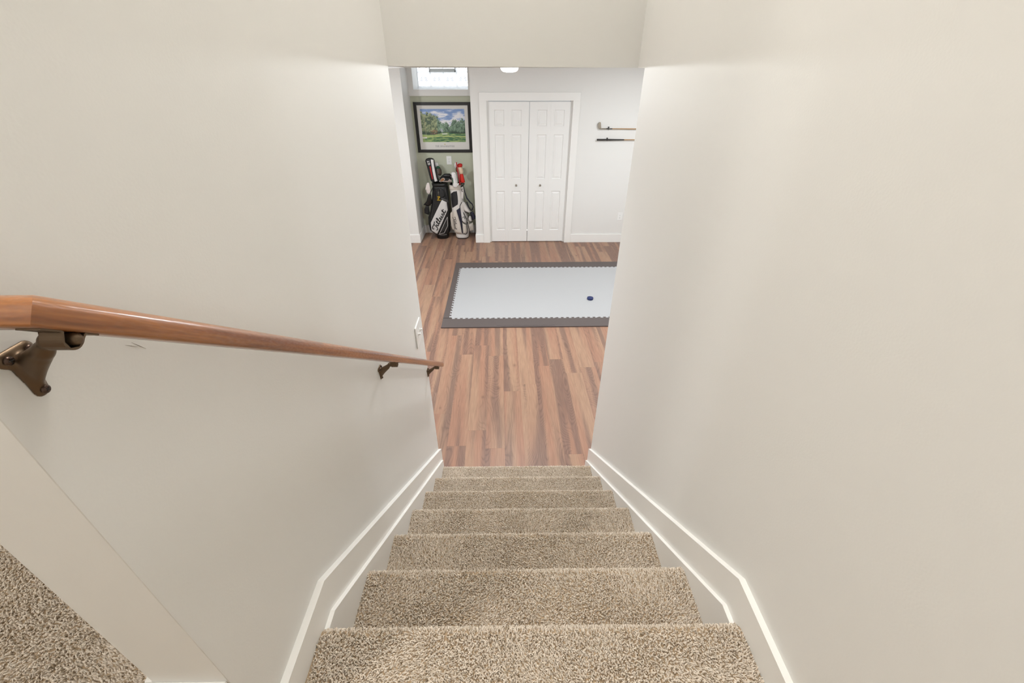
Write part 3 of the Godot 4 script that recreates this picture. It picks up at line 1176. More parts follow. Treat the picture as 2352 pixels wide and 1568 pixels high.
func mat_and_puck() -> void:
	var root := thing("shooting_mat", "white foam mat with dark grey border lying on the wood floor", "mat", Vector3(-0.747, 0, -4.10))
	root.rotation.y = 0.008
	var lx := 3.3
	var lz := 1.853
	var white := PackedVector2Array()
	var a := Vector2(0.088, 0.207)
	var b := Vector2(lx - 0.088, lz - 0.207)
	var sides := [[Vector2(a.x, a.y), Vector2(b.x, a.y), Vector2(0, -1)], [Vector2(b.x, a.y), Vector2(b.x, b.y), Vector2(1, 0)], [Vector2(b.x, b.y), Vector2(a.x, b.y), Vector2(0, 1)], [Vector2(a.x, b.y), Vector2(a.x, a.y), Vector2(-1, 0)]]
	for s in sides:
		var along: Vector2 = (s[1] - s[0])
		var count := int(along.length() / 0.061)
		var pitch := along.length() / count
		along = along.normalized()
		for k in count:
			var o: Vector2 = s[0] + along * pitch * (k + 0.22)
			var out: Vector2 = s[2] * 0.02
			white.append(o + along * 0.004)
			white.append(o + out)
			if k % 4 == 3:      # a cut-off tooth now and then, where two tiles meet
				white.append(o + along * 0.012 + out)
				white.append(o + along * 0.045)
			else:
				white.append(o + along * 0.034 + out)
				white.append(o + along * 0.030)
	var grey := plain(Color(0.335, 0.30, 0.29), 0.62)
	var pale := plain(Color(0.675, 0.677, 0.68), 0.42)
	var flat := func(st: SurfaceTool, poly: PackedVector2Array, y: float) -> void:
		prism(st, poly, Vector3(0, 0.0005, 0), Vector3(1, 0, 0), Vector3(0, 0, -1), Vector3(0, y, 0))
	var st := begin()
	flat.call(st, white, 0.0122)
	obj("white_panel", st, pale, root)
	var strips := [[0.0, 0.0, lx, 0.2], [0.0, lz - 0.2, lx, lz], [0.0, 0.2, 0.1, lz - 0.2], [lx - 0.1, 0.2, lx, lz - 0.2]]
	for r in strips:
		var rect := PackedVector2Array([Vector2(r[0], r[1]), Vector2(r[2], r[1]), Vector2(r[2], r[3]), Vector2(r[0], r[3])])
		# the strips meet the teeth of the white panel
		if r[3] - r[1] < 0.3:
			rect = PackedVector2Array([Vector2(r[0], r[1] - (0.01 if r[1] > 0.1 else 0.0)), Vector2(r[2], r[1] - (0.01 if r[1] > 0.1 else 0.0)), Vector2(r[2], r[3] + (0.01 if r[1] < 0.1 else 0.0)), Vector2(r[0], r[3] + (0.01 if r[1] < 0.1 else 0.0))])
		var bs := begin()
		for poly in Geometry2D.clip_polygons(rect, white):
			if not Geometry2D.is_polygon_clockwise(poly):
				flat.call(bs, poly, 0.0118)
		obj("border_strip", bs, grey, root)
	# wavy joint where two border strips are pushed together
	var js := begin()
	for row in [0.012, 0.02]:
		var line := []
		for k in 26:
			line.append(Vector2(0.62 + k * 0.026, row + (0.011 if k % 4 < 2 else 0.0)))
		for poly in Geometry2D.offset_polyline(PackedVector2Array(line), 0.0011):
			if not Geometry2D.is_polygon_clockwise(poly):
				flat.call(js, poly, 0.0122)
	obj("joint_line", js, plain(Color(0.2, 0.18, 0.175), 0.7), root)
	var puck := begin(true)
	lathe(puck, [[0.0, 0.0254], [0.0355, 0.0254], [0.0378, 0.0238], [0.0381, 0.0127], [0.0378, 0.0016], [0.0355, 0.0], [0.0, 0.0]], Transform3D(), 40)
	var p := obj("hockey_puck", puck, plain(Color(0.12, 0.17, 0.36), 0.5))
	p.position = Vector3(1.022, 0.0127, -4.763)
	tag(p, "small dark blue hockey puck on the white mat", "puck")


# ------------------------------------------------------------------ framed print

func text(words: String, size: float, depth: float, serif := true, bold := 400, slant := 0.0) -> TextMesh:
	var f := SystemFont.new()
	f.font_names = PackedStringArray(["Droid Serif" if serif else "Droid Sans"])
	f.font_weight = bold
	var t := TextMesh.new()
	t.text = words
	t.font = f
	t.font_size = 32
	t.pixel_size = size / 32.0
	t.depth = depth
	return t


func poster() -> void:
	var z := -7.35
	var root := thing("framed_print", "framed golf course print in a dark frame on the green alcove wall", "picture", Vector3(-0.976, 1.648, z))
	var o := Vector3(-0.976, 1.648, 0)
	var ow := Vector2(0.857, 0.696)
	var iw := Vector2(0.768, 0.614)
	# frame of four mitred bars
	for k in 4:
		var st := begin()
		var s := [Vector2(-1, -1), Vector2(1, -1), Vector2(1, 1), Vector2(-1, 1)]
		var a: Vector2 = s[k]
		var b: Vector2 = s[(k + 1) % 4]
		var poly := PackedVector2Array([a * ow * 0.5, b * ow * 0.5, b * iw * 0.5, a * iw * 0.5])
		prism(st, poly, Vector3(0, 0, 0.001), Vector3.RIGHT, Vector3.UP, Vector3(0, 0, 0.022))
		obj("frame_bar", st, M.frame, root)
	var mb := begin()
	span(mb, Vector3(-iw.x * 0.5, -iw.y * 0.5, 0.004), Vector3(iw.x * 0.5, iw.y * 0.5, 0.008))
	obj("mount_board", mb, plain(Color(0.86, 0.85, 0.83), 0.5), root)
	var pr := begin()
	var lo := Vector3(-1.314, 1.449, z) - Vector3(o.x, o.y, z) + Vector3(0, 0, 0.0085)
	var hi := Vector3(-0.645, 1.906, z) - Vector3(o.x, o.y, z) + Vector3(0, 0, 0.0085)
	uv_quad(pr, [lo, Vector3(hi.x, lo.y, lo.z), hi, Vector3(lo.x, hi.y, lo.z)], [Vector2(0, 1), Vector2(1, 1), Vector2(1, 0), Vector2(0, 0)], Vector3(0, 0, -1))
	var pm := plain(Color.WHITE, 0.35)
	pm.albedo_texture = ImageTexture.create_from_image(golf_print())
	obj("print", pr, pm, root)
	var ink := plain(Color(0.42, 0.42, 0.43), 0.6)
	var t := put("caption", text("THE 2014 MASTERS", 0.032, 0.0006), ink, root)
	t.position = Vector3(0.0, 1.388 - o.y, 0.0085)
	var mk := begin()
	stroke(mk, v2([-0.012, -0.228, 0.0, -0.236, 0.012, -0.228]), 0.006, func(_x: float, _y: float) -> float: return 0.0088)
	stroke(mk, v2([0.0, -0.234, 0.0, -0.214]), 0.002, func(_x: float, _y: float) -> float: return 0.0088)
	obj("emblem", mk, plain(Color(0.72, 0.68, 0.35), 0.6), root)


func golf_print() -> Image:
	# a printed landscape: sky, trees, a fairway with long shadows
	var w := 402
	var h := 274
	var im := Image.create(w, h, false, Image.FORMAT_RGB8)
	var n := FastNoiseLite.new()
	n.seed = 5
	n.frequency = 0.012
	n.fractal_octaves = 4
	var leaf := FastNoiseLite.new()
	leaf.seed = 8
	leaf.frequency = 0.09
	leaf.fractal_octaves = 4
	var r := RandomNumberGenerator.new()
	r.seed = 12
	var crowns := []
	for k in 230:
		var cu := r.randf()
		var line := 0.06 + 0.38 * smoothstep(0.1, 0.62, cu) - 0.15 * smoothstep(0.68, 0.82, cu) + 0.06 * smoothstep(0.85, 1.0, cu) + 0.06 * sin(cu * 31.0)
		crowns.append([cu, lerpf(line + 0.03, 0.70, k / 230.0 + r.randf_range(-0.05, 0.05)), r.randf_range(0.028, 0.06), r.randf_range(-0.12, 0.12)])
	for y in h:
		for x in w:
			var u := float(x) / w
			var v := float(y) / h
			# sky
			var cloud := clampf(n.get_noise_2d(x * 0.7, y * 2.2) * 1.3 + v * 1.9 + 0.2 - absf(u - 0.55) * 0.3, 0, 1)
			var c := Color(0.50, 0.61, 0.80).lerp(Color(0.92, 0.92, 0.94), smoothstep(0.0, 1.0, cloud))
			# trees: crowns one in front of the other, higher at the left
			var n1 := leaf.get_noise_2d(x * 1.4, y * 1.4)
			var tree := -1.0
			for k in range(crowns.size() - 1, -1, -1):
				var q: Vector2 = Vector2((u - crowns[k][0]) * 1.47, v - crowns[k][1]) / crowns[k][2]
				if q.length() + n1 * 0.9 < 1.0:
					tree = clampf(0.52 - q.x * 0.18 - q.y * 0.34 + crowns[k][3] + n1 * 0.55, 0.0, 1.0)
					break
			if tree < 0.0 and v > 0.16 + 0.38 * smoothstep(0.1, 0.62, u) - 0.1 * smoothstep(0.68, 0.82, u):
				tree = 0.22 + n1 * 0.5
			if tree >= 0.0 and v < 0.82:
				var sunny := Color(0.74, 0.76, 0.58) if u < 0.36 else Color(0.62, 0.73, 0.62)
				c = Color(0.17, 0.26, 0.20).lerp(sunny, clampf(tree - (0.12 if u > 0.5 else 0.0) - 0.2 * smoothstep(0.6, 0.78, v), 0, 1))
				if u > 0.18 and u < 0.36 and v > 0.62 and leaf.get_noise_2d(x, y + 90.0) > 0.05 + absf(u - 0.29) * 1.5:
					c = c.lerp(Color(0.72, 0.42, 0.30), 0.7)
				if absf(u - 0.085) < 0.007 and v > 0.2:
					c = c.lerp(Color(0.66, 0.58, 0.46), 0.6)
				if v > 0.58 and v < 0.68 and absf(u - 0.45 - (v - 0.63) * 0.3) < 0.03 and leaf.get_noise_2d(x, y) > -0.1:
					c = Color(0.72, 0.74, 0.78)
			# grass
			var ground := 0.755 - 0.03 * smoothstep(0.3, 0.6, u) + 0.02 * sin(u * 9.0)
			if v > ground:
				var g := Color(0.62, 0.71, 0.45)
				var dark := n.get_noise_2d(x * 1.1 + y * 2.0 + 300.0, y * 7.0) * 2.2 + (0.75 if v > 0.88 - 0.10 * u and v < 0.99 - 0.03 * u else -0.1) - (0.6 if u < 0.25 else 0.0)
				dark += 0.8 if (u > 0.62 and v < 0.80) else 0.0
				c = g.lerp(Color(0.20, 0.39, 0.27), clampf(dark, 0, 1) * 0.9)
				if v > 0.80 and v < 0.85:
					c = c.lerp(Color(0.76, 0.78, 0.50), 0.55)
				if u < 0.10 and v > 0.845 and v < 0.885:
					c = Color(0.88, 0.87, 0.83)
				if absf(v - 0.745) < 0.012 and u > 0.46 and u < 0.58:
					c = Color(0.86, 0.86, 0.86)
			im.set_pixel(x, y, c)
	return im


# ------------------------------------------------------------------ switch, outlets, hung clubs

func outlet(at: Vector3, label: String) -> void:
	var t := thing("wall_outlet", label, "outlet", at)
	var st := begin()
	cbox(st, Vector3(0, 0, 0.003), Vector3(0.079, 0.125, 0.006), 0.0025)
	obj("cover_plate", st, M.plastic_white, t)
	for s in [-1, 1]:
		var r := begin()
		cbox(r, Vector3(0, s * 0.0195, 0.0065), Vector3(0.034, 0.029, 0.003), 0.001)
		var ro := obj("socket", r, M.plastic_white, t)
		var h := begin()
		cbox(h, Vector3(-0.0064, s * 0.0195 + 0.004, 0.0081), Vector3(0.0022, 0.009, 0.0006), 0.0001)
		cbox(h, Vector3(0.0064, s * 0.0195 + 0.004, 0.0081), Vector3(0.0022, 0.0075, 0.0006), 0.0001)
		cbox(h, Vector3(0, s * 0.0195 - 0.007, 0.0081), Vector3(0.0045, 0.0045, 0.0006), 0.0001)
		obj("slots", h, M.slot, ro)


func wall_things() -> void:
	outlet(Vector3(-0.930, 1.181, -7.35), "white wall outlet on the green wall above the golf bags")
	outlet(Vector3(1.80, 0.422, ZB), "white wall outlet low on the white wall near the baseboard")
	# double switch on the handrail wall
	var t := thing("light_switch", "white double light switch plate on the stairwell wall", "switch", Vector3(XL, 1.297, -1.902))
	var st := begin()
	cbox(st, Vector3(0.0035, 0, 0), Vector3(0.007, 0.122, 0.122), 0.0025)
	obj("cover_plate", st, M.plastic_white, t)
	for s in [-1, 1]:
		var g := begin()
		cbox(g, Vector3(0.0075, 0, s * 0.023), Vector3(0.002, 0.027, 0.012), 0.0004)
		obj("toggle_collar", g, M.plastic_white, t)
		var k := begin()
		cbox(k, Vector3(0.013, 0.006, s * 0.023), Vector3(0.017, 0.009, 0.0085), 0.0015, Basis(Vector3(0, 0, 1), 0.45))
		obj("toggle", k, M.plastic_white, t)
	# two old clubs hung on the wall
	var hickory := plain(Color(0.66, 0.50, 0.30), 0.45)
	var leather := plain(Color(0.14, 0.125, 0.11), 0.6)
	var zc := ZB + 0.034
	var a := thing("wooden_shaft_iron", "old golf iron with a wooden shaft hung on the wall, blade showing", "golf club", Vector3(1.32, 1.693, zc))
	var sh := begin(true)
	tube(sh, [Vector3(0.18, 0, 0), Vector3(0.9, -0.004, 0)], [0.0055, 0.007], 12)
	obj("shaft", sh, hickory, a)
	var wh := begin(true)
	tube(wh, [Vector3(0.1, 0, 0), Vector3(0.19, 0, 0)], [0.0062, 0.0062], 12)
	obj("whipping", wh, leather, a)
	var ho := begin(true)
	tube(ho, [Vector3(0.005, 0.002, 0), Vector3(0.03, 0.0, 0), Vector3(0.105, 0, 0)], [0.008, 0.0075, 0.007], 12)
	obj("hosel", ho, M.nickel, a)
	var bl := begin()
	prism(bl, PackedVector2Array(v2([0.018, -0.002, 0.026, 0.012, 0.012, 0.083, -0.004, 0.086, -0.016, 0.074, -0.024, 0.05, -0.018, 0.025, -0.004, 0.0, 0.005, -0.006])), Vector3(0, 0, -0.004), Vector3.RIGHT, Vector3.UP, Vector3(0.004, 0, 0.008))
	obj("blade", bl, M.nickel, a)
	var b := thing("hickory_club", "old golf club with a dark leather grip hung below the iron", "golf club", Vector3(1.305, 1.549, zc))
	var gr := begin(true)
	tube(gr, [Vector3(0, 0, 0), Vector3(0.004, 0, 0), Vector3(0.2, 0, 0), Vector3(0.395, 0, 0)], [0.0105, 0.0125, 0.0105, 0.0075], 14)
	obj("grip", gr, leather, b)
	var s2 := begin(true)
	tube(s2, [Vector3(0.39, 0, 0), Vector3(0.93, 0, 0)], [0.0065, 0.0055], 12)
	obj("shaft", s2, hickory, b)
	for p in [[1.461, 1.693, "small dark hook holding the iron with the wooden shaft"], [1.457, 1.549, "small dark hook holding the club with the leather grip"]]:
		var h := thing("wall_hook", p[2], "hook", Vector3(p[0], p[1], ZB))
		var hs := begin()
		cbox(hs, Vector3(0, 0.008, 0.003), Vector3(0.012, 0.034, 0.006), 0.001)
		obj("back_plate", hs, M.black, h)
		var hk := begin()
		cbox(hk, Vector3(0, 0.019, 0.022), Vector3(0.011, 0.012, 0.038), 0.002)
		obj("prong", hk, M.black, h)
		var lip := begin()
		cbox(lip, Vector3(0, -0.014, 0.019), Vector3(0.009, 0.004, 0.032), 0.001)
		obj("lower_lip", lip, M.black, h)


# ------------------------------------------------------------------ golf bags

func script_lines() -> Array:
	# the flowing script of the word on the bags, one unit = height of a small letter
	return [
		v2([-0.15, 1.15, -0.4, 1.2, -0.5, 1.5, -0.3, 1.85, 0.3, 2.0, 1.2, 2.0, 2.0, 2.3]),
		v2([1.05, 2.0, 0.95, 1.2, 0.75, 0.3, 0.4, -0.3, -0.05, -0.35, -0.15, 0.0]),
		v2([1.1, 0.45, 1.45, 1.05, 1.35, 0.35, 1.5, 0.0, 1.85, 0.25]),
		v2([1.55, 1.5, 1.58, 1.53]),
		v2([1.85, 0.25, 2.2, 1.1, 2.45, 1.9, 2.2, 0.9, 2.15, 0.2, 2.35, 0.0, 2.7, 0.3]),
		v2([1.9, 1.3, 2.75, 1.42]),
		v2([2.7, 0.3, 3.2, 1.3, 3.4, 2.0, 3.2, 2.25, 3.05, 1.8, 2.98, 0.5, 3.12, 0.05, 3.45, 0.25]),
		v2([3.45, 0.25, 3.85, 0.65, 4.05, 0.95, 3.9, 1.12, 3.7, 0.9, 3.66, 0.35, 3.9, 0.03, 4.25, 0.25]),
		v2([4.25, 0.25, 4.6, 1.05, 4.48, 0.35, 4.62, 0.0, 4.95, 0.25]),
		v2([4.72, 1.5, 4.75, 1.53]),
		v2([4.95, 0.25, 5.35, 1.15, 5.42, 0.8, 5.6, 0.35, 5.45, 0.03, 5.15, 0.12]),
		v2([5.45, 0.03, 5.85, 0.3]),
		v2([5.85, 0.3, 6.2, 1.2, 6.4, 1.95, 6.15, 0.9, 6.1, 0.2, 6.3, 0.0, 6.75, 0.45]),
		v2([5.9, 1.3, 6.9, 1.45])]


func write_script(st: SurfaceTool, at: Vector2, along: Vector2, size: Vector2, wide: float, height: Callable) -> void:
	var x := along.normalized()
	var y := Vector2(-x.y, x.x)
	for line in script_lines():
		var out := []
		for q: Vector2 in (curve(line, 3) if line.size() > 2 else line):
			out.append(at + x * q.x * size.x + y * q.y * size.y)
		stroke(st, out, wide, height, 0.008)


func over(rings: Array, off: float) -> Callable:
	return func(x: float, y: float) -> float: return front_of(rings, x, y) + off


func level(z: float) -> Callable:
	return func(_x: float, _y: float) -> float: return z


func fabric(c: Color, rough := 0.7) -> StandardMaterial3D:
	var m := plain(c, rough)
	m.uv1_triplanar = true
	m.uv1_scale = Vector3(9, 9, 9)
	m.normal_enabled = true
	m.normal_texture = M.weave
	m.normal_scale = 0.35
	return m


func piece(called: String, pts: Array, base: Callable, puff: float, soft: float, m: Material, parent: Node, back := false) -> MeshInstance3D:
	var st := begin(true)
	pillow(st, pts, base, puff, soft, 0.009, back)
	return obj(called, st, m, parent)


func ribbon(called: String, pts: Array, wide: float, base: Callable, m: Material, parent: Node) -> MeshInstance3D:
	var st := begin()
	stroke(st, pts, wide, base, 0.01, 0.003)
	return obj(called, st, m, parent)


func golf_bag_black() -> void:
	var at := Vector3(-1.07, 0, -7.12)
	var root := thing("golf_bag", "black golf bag with a diagonal white panel and black script lettering", "golf bag", at)
	var black := fabric(Color(0.05, 0.048, 0.05), 0.5)
	var shiny := plain(Color(0.035, 0.035, 0.037), 0.3)
	var char_grey := plain(Color(0.30, 0.295, 0.29), 0.5)
	var white := fabric(Color(0.80, 0.79, 0.78), 0.45)
	var rings := [[0.068, -0.03, 0.0, 0.108, 0.105], [0.085, -0.038, 0.0, 0.125, 0.12], [0.105, -0.05, 0.0, 0.150, 0.128], [0.14, -0.066, 0.0, 0.170, 0.135], [0.245, -0.069, 0.0, 0.181, 0.145], [0.35, -0.06, 0.0, 0.181, 0.145], [0.454, -0.038, 0.0, 0.160, 0.14], [0.606, -0.02, 0.0, 0.139, 0.132], [0.69, -0.014, -0.004, 0.132, 0.127], [0.80, -0.004, -0.008, 0.124, 0.122], [0.868, -0.006, -0.01, 0.116, 0.117]]
	var st := begin(true)
	loft(st, rings, 40)
	obj("body", st, black, root)
	var base := begin(true)
	loft(base, [[0.0, -0.03, 0.0, 0.098, 0.098], [0.006, -0.03, 0.0, 0.102, 0.102], [0.06, -0.028, 0.0, 0.106, 0.106], [0.072, -0.03, 0.0, 0.104, 0.104]], 40)
	obj("base", base, shiny, root)
	var top := begin(true)
	loft(top, [[0.845, -0.006, -0.01, 0.117, 0.118], [0.855, -0.006, -0.01, 0.126, 0.126], [0.885, -0.008, -0.01, 0.126, 0.126], [0.893, -0.008, -0.01, 0.12, 0.12], [0.893, -0.008, -0.01, 0.105, 0.105], [0.872, -0.008, -0.01, 0.102, 0.102]], 40)
	obj("top_collar", top, shiny, root)
	# the white diagonal panel with its border and lettering
	ribbon("panel_edging", v2([0.024, 0.664, 0.1, 0.617, 0.108, 0.478, -0.098, 0.088, -0.13, 0.088, -0.208, 0.146, -0.205, 0.283, 0.024, 0.664]), 0.018, over(rings, 0.004), black, root)
	var wp := piece("white_panel", v2([0.022, 0.653, 0.092, 0.61, 0.098, 0.481, -0.101, 0.102, -0.125, 0.102, -0.196, 0.151, -0.194, 0.281]), over(rings, 0.004), 0.004, 0.012, white, root)
	wp.set_meta("label", "white leatherette panel with script")
	var ls := begin()
	write_script(ls, Vector2(-0.104, 0.178), Vector2(0.52, 0.855), Vector2(0.0515, 0.038), 0.0135, over(rings, 0.0125))
	obj("script_lettering", ls, M.black, root)
	ribbon("grey_piping", v2([0.015, 0.678, 0.095, 0.636, 0.112, 0.6]), 0.02, over(rings, 0.007), char_grey, root)
	ribbon("white_piping", v2([0.085, 0.372, 0.079, 0.227, 0.014, 0.112, -0.07, 0.093, 0.085, 0.372]), 0.006, over(rings, 0.004), white, root)
	for k in 6:
		var t := k / 5.0
		ribbon("vent_rib", [Vector2(-0.04 + t * 0.1, 0.125 + t * 0.055), Vector2(-0.01 + t * 0.085, 0.19 + t * 0.11)], 0.004, over(rings, 0.002), char_grey, root)
	ribbon("white_piping", v2([-0.093, 0.08, 0.0, 0.074, 0.05, 0.082]), 0.006, over(rings, 0.003), white, root)
	ribbon("zip", v2([-0.10, 0.78, -0.115, 0.6, -0.165, 0.4, -0.2, 0.25]), 0.005, over(rings, 0.002), char_grey, root)
	ribbon("zip", v2([0.085, 0.82, 0.1, 0.7, 0.115, 0.5]), 0.006, over(rings, 0.002), char_grey, root)
	piece("upper_pocket", v2([-0.075, 0.815, 0.02, 0.832, 0.07, 0.79, 0.075, 0.7, 0.01, 0.67, -0.07, 0.62, -0.09, 0.7]), over(rings, 0.001), 0.012, 0.03, black, root)
	# shoulder strap, pouch and pad hanging at the side
	var stp := begin(true)
	tube(stp, [Vector3(-0.105, 0.84, 0.06), Vector3(-0.165, 0.74, 0.08), Vector3(-0.185, 0.63, 0.08), Vector3(-0.18, 0.55, 0.06)], [0.014, 0.017, 0.02, 0.016], 10, 0.35)
	obj("shoulder_strap", stp, black, root)
	piece("strap_buckle", v2([-0.193, 0.725, -0.148, 0.725, -0.146, 0.591, -0.198, 0.54, -0.29, 0.561, -0.235, 0.616]), level(0.075), 0.014, 0.025, shiny, root, true)
	piece("strap_pad", v2([-0.256, 0.546, -0.208, 0.54, -0.205, 0.433, -0.226, 0.392, -0.29, 0.422, -0.286, 0.485]), level(0.06), 0.018, 0.025, black, root, true)
	var ring := begin(true)
	lathe(ring, [[0.014, 0.0], [0.018, 0.002], [0.022, 0.0], [0.018, -0.002], [0.014, 0.0]], Transform3D(Basis(Vector3.RIGHT, Vector3(0, 0, 1), Vector3(0, -1, 0)), Vector3(-0.02, 0.805, 0.128)), 20)
	obj("ring", ring, shiny, root)
	# gold letter tag on a chain
	var gold := plain(Color(0.83, 0.72, 0.27), 0.35, 0.7)
	var tg := thing("letter_tag", "gold letter P bag tag hanging on the black golf bag", "tag", at + Vector3(-0.022, 0.687, 0.146))
	var ch := begin(true)
	tube(ch, [Vector3(0.002, 0.112, -0.01), Vector3(0.001, 0.07, 0), Vector3(0, 0.035, 0)], [0.003, 0.0035, 0.003], 8)
	obj("chain", ch, M.nickel, tg)
	var letter := put("letter", text("P", 0.07, 0.006, true, 800), gold, tg)
	letter.position = Vector3(0, 0.0, 0.002)
	var bar := begin()
	cbox(bar, Vector3(0, -0.034, 0.002), Vector3(0.06, 0.009, 0.008), 0.002)
	obj("foot_bar", bar, gold, tg)
	# golf glove clipped to the collar
	var gl := thing("golf_glove", "white golf glove hanging from the rim of the black golf bag", "glove", at + Vector3(-0.187, 0.73, 0.085))
	var leather := fabric(Color(0.86, 0.82, 0.80), 0.6)
	piece("palm", v2([-0.009, 0.169, 0.014, 0.181, 0.03, 0.165, 0.034, 0.10, 0.034, 0.06, -0.03, 0.055, -0.034, 0.09, -0.03, 0.13]), level(0.0), 0.013, 0.02, leather, gl, true)
	for f in [[-0.022, 0.06, -0.018, 0.015], [-0.004, 0.06, -0.002, 0.004], [0.012, 0.06, 0.012, 0.002], [0.026, 0.065, 0.024, 0.02], [-0.028, 0.1, -0.038, 0.065]]:
		var fs := begin(true)
		tube(fs, [Vector3(f[0], f[1] + 0.01, 0), Vector3(f[0], f[1], 0.002), Vector3((f[0] + f[2]) * 0.5, (f[1] + f[3]) * 0.5, 0.004), Vector3(f[2], f[3] + 0.006, 0.002), Vector3(f[2], f[3], 0)], [0.007, 0.0088, 0.0085, 0.007, 0.002], 10)
		obj("finger", fs, leather, gl)
	clubs_in_black_bag(at)


func club(called: String, label: String, at: Vector3, foot: Vector3, head: Vector3, m: Material) -> Node3D:
	# a club standing in a bag: a root at the mouth of the bag, its shaft reaching from foot up to head
	var t := thing(called, label, "golf club", at)
	var st := begin(true)
	tube(st, [foot, head], [0.005, 0.0045], 10)
	obj("shaft", st, m, t)
	return t


func clubs_in_black_bag(at: Vector3) -> void:
	var steel := plain(Color(0.75, 0.75, 0.76), 0.25, 1.0)
	var dark := plain(Color(0.07, 0.07, 0.075), 0.4)
	var white := plain(Color(0.86, 0.85, 0.84), 0.45)
	var hide := fabric(Color(0.10, 0.098, 0.105), 0.5)
	# driver under its headcover
	var t := club("driver_club", "driver in a black, white and red headcover in the black golf bag", at, Vector3(-0.06, 0.895, 0.0), Vector3(-0.09, 1.0, 0.03), steel)
	var rings := [[0.915, -0.077, 0.03, 0.050, 0.045], [0.935, -0.083, 0.03, 0.060, 0.052], [1.02, -0.095, 0.03, 0.063, 0.055], [1.10, -0.108, 0.03, 0.062, 0.055], [1.17, -0.118, 0.03, 0.066, 0.058], [1.225, -0.124, 0.03, 0.071, 0.06], [1.247, -0.123, 0.03, 0.058, 0.05], [1.258, -0.12, 0.03, 0.03, 0.03]]
	var st := begin(true)
	loft(st, rings, 32)
	obj("headcover", st, hide, t)
	piece("white_stripe", v2([-0.1, 1.25, -0.062, 1.238, -0.06, 1.14, -0.043, 0.99, -0.03, 0.925, -0.072, 0.92, -0.09, 1.075]), over(rings, 0.001), 0.003, 0.006, white, t)
	piece("red_stripe", v2([-0.131, 1.148, -0.112, 1.15, -0.093, 0.961, -0.108, 0.957]), over(rings, 0.001), 0.002, 0.005, plain(Color(0.70, 0.10, 0.12), 0.5), t)
	var gt := put("lettering", text("GT", 0.052, 0.003, false, 800), white, t)
	gt.position = Vector3(-0.135, 1.2, 0.094)
	gt.rotation = Vector3(0, -0.2, PI * 0.5 + 0.22)
	# second wood, white cover behind
	var w := club("fairway_wood", "fairway wood in a slim white headcover behind the driver cover", at, Vector3(-0.03, 0.895, -0.07), Vector3(-0.04, 1.05, -0.07), steel)
	var c2 := begin(true)
	loft(c2, [[0.95, -0.035, -0.07, 0.028, 0.028], [1.04, -0.04, -0.07, 0.033, 0.03], [1.13, -0.045, -0.07, 0.033, 0.034], [1.17, -0.046, -0.07, 0.026, 0.028], [1.182, -0.046, -0.07, 0.01, 0.01]], 24)
	obj("headcover", c2, white, w)
	# brown cover with a green top
	var g := club("hybrid_club", "hybrid club in a brown headcover with a green top in the black bag", at, Vector3(0.0, 0.895, 0.0), Vector3(-0.005, 1.03, 0.0), steel)
	var r3 := [[1.0, 0.008, 0.0, 0.02, 0.02], [1.03, 0.008, 0.0, 0.032, 0.03], [1.08, 0.002, 0.0, 0.036, 0.033], [1.112, -0.008, 0.0, 0.03, 0.028]]
	var c3 := begin(true)
	loft(c3, r3, 24)
	obj("headcover", c3, fabric(Color(0.24, 0.19, 0.15)), g)
	var c4 := begin(true)
	loft(c4, [[1.106, -0.008, 0.0, 0.032, 0.03], [1.12, -0.012, 0.0, 0.03, 0.028], [1.135, -0.014, 0.0, 0.016, 0.016]], 24)
	obj("cover_top", c4, plain(Color(0.05, 0.25, 0.16), 0.6), g)
	for k in 2:
		ribbon("stripe", v2([-0.012 + k * 0.022, 1.03, -0.018 + k * 0.022, 1.1]), 0.004, over(r3, 0.002), white if k == 0 else plain(Color(0.42, 0.35, 0.29), 0.7), g)
	# putter with a black cover lying across
	var p := club("putter", "putter with a boxy black headcover lying across the top of the bags", at, Vector3(0.05, 0.895, 0.03), Vector3(0.06, 0.97, 0.03), steel)
	var c5 := begin(true)
	tube(c5, [Vector3(0.012, 0.962, 0.03), Vector3(0.05, 0.985, 0.03), Vector3(0.085, 1.0, 0.03), Vector3(0.165, 1.0, 0.03), Vector3(0.178, 0.995, 0.03)], [0.008, 0.018, 0.03, 0.032, 0.022], 14)
	obj("headcover", c5, dark, p)
	var c6 := begin()
	cbox(c6, Vector3(0.135, 0.952, 0.03), Vector3(0.10, 0.05, 0.05), 0.01)
	obj("head", c6, dark, p)
	# iron with a tan back, and another steel iron
	var i1 := club("golf_iron", "golf iron with a tan cavity back standing in the black bag", at, Vector3(0.0, 0.895, 0.07), Vector3(0.004, 0.94, 0.075), steel)
	iron_head(i1, Vector3(0.004, 0.94, 0.075), v2([0.0, -0.02, 0.012, 0.0, 0.043, 0.035, 0.078, 0.038, 0.092, 0.01, 0.066, -0.016, 0.02, -0.028]), steel, plain(Color(0.55, 0.38, 0.24), 0.5))
	var i2 := club("golf_iron", "plain steel golf iron standing in the black bag beside the putter", at, Vector3(0.05, 0.895, 0.05), Vector3(0.058, 0.93, 0.06), steel)
	iron_head(i2, Vector3(0.075, 0.91, 0.06), v2([-0.02, 0.012, 0.06, 0.018, 0.085, 0.045, 0.115, 0.03, 0.12, 0.005, 0.06, 0.002, -0.015, 0.0]), steel, steel)


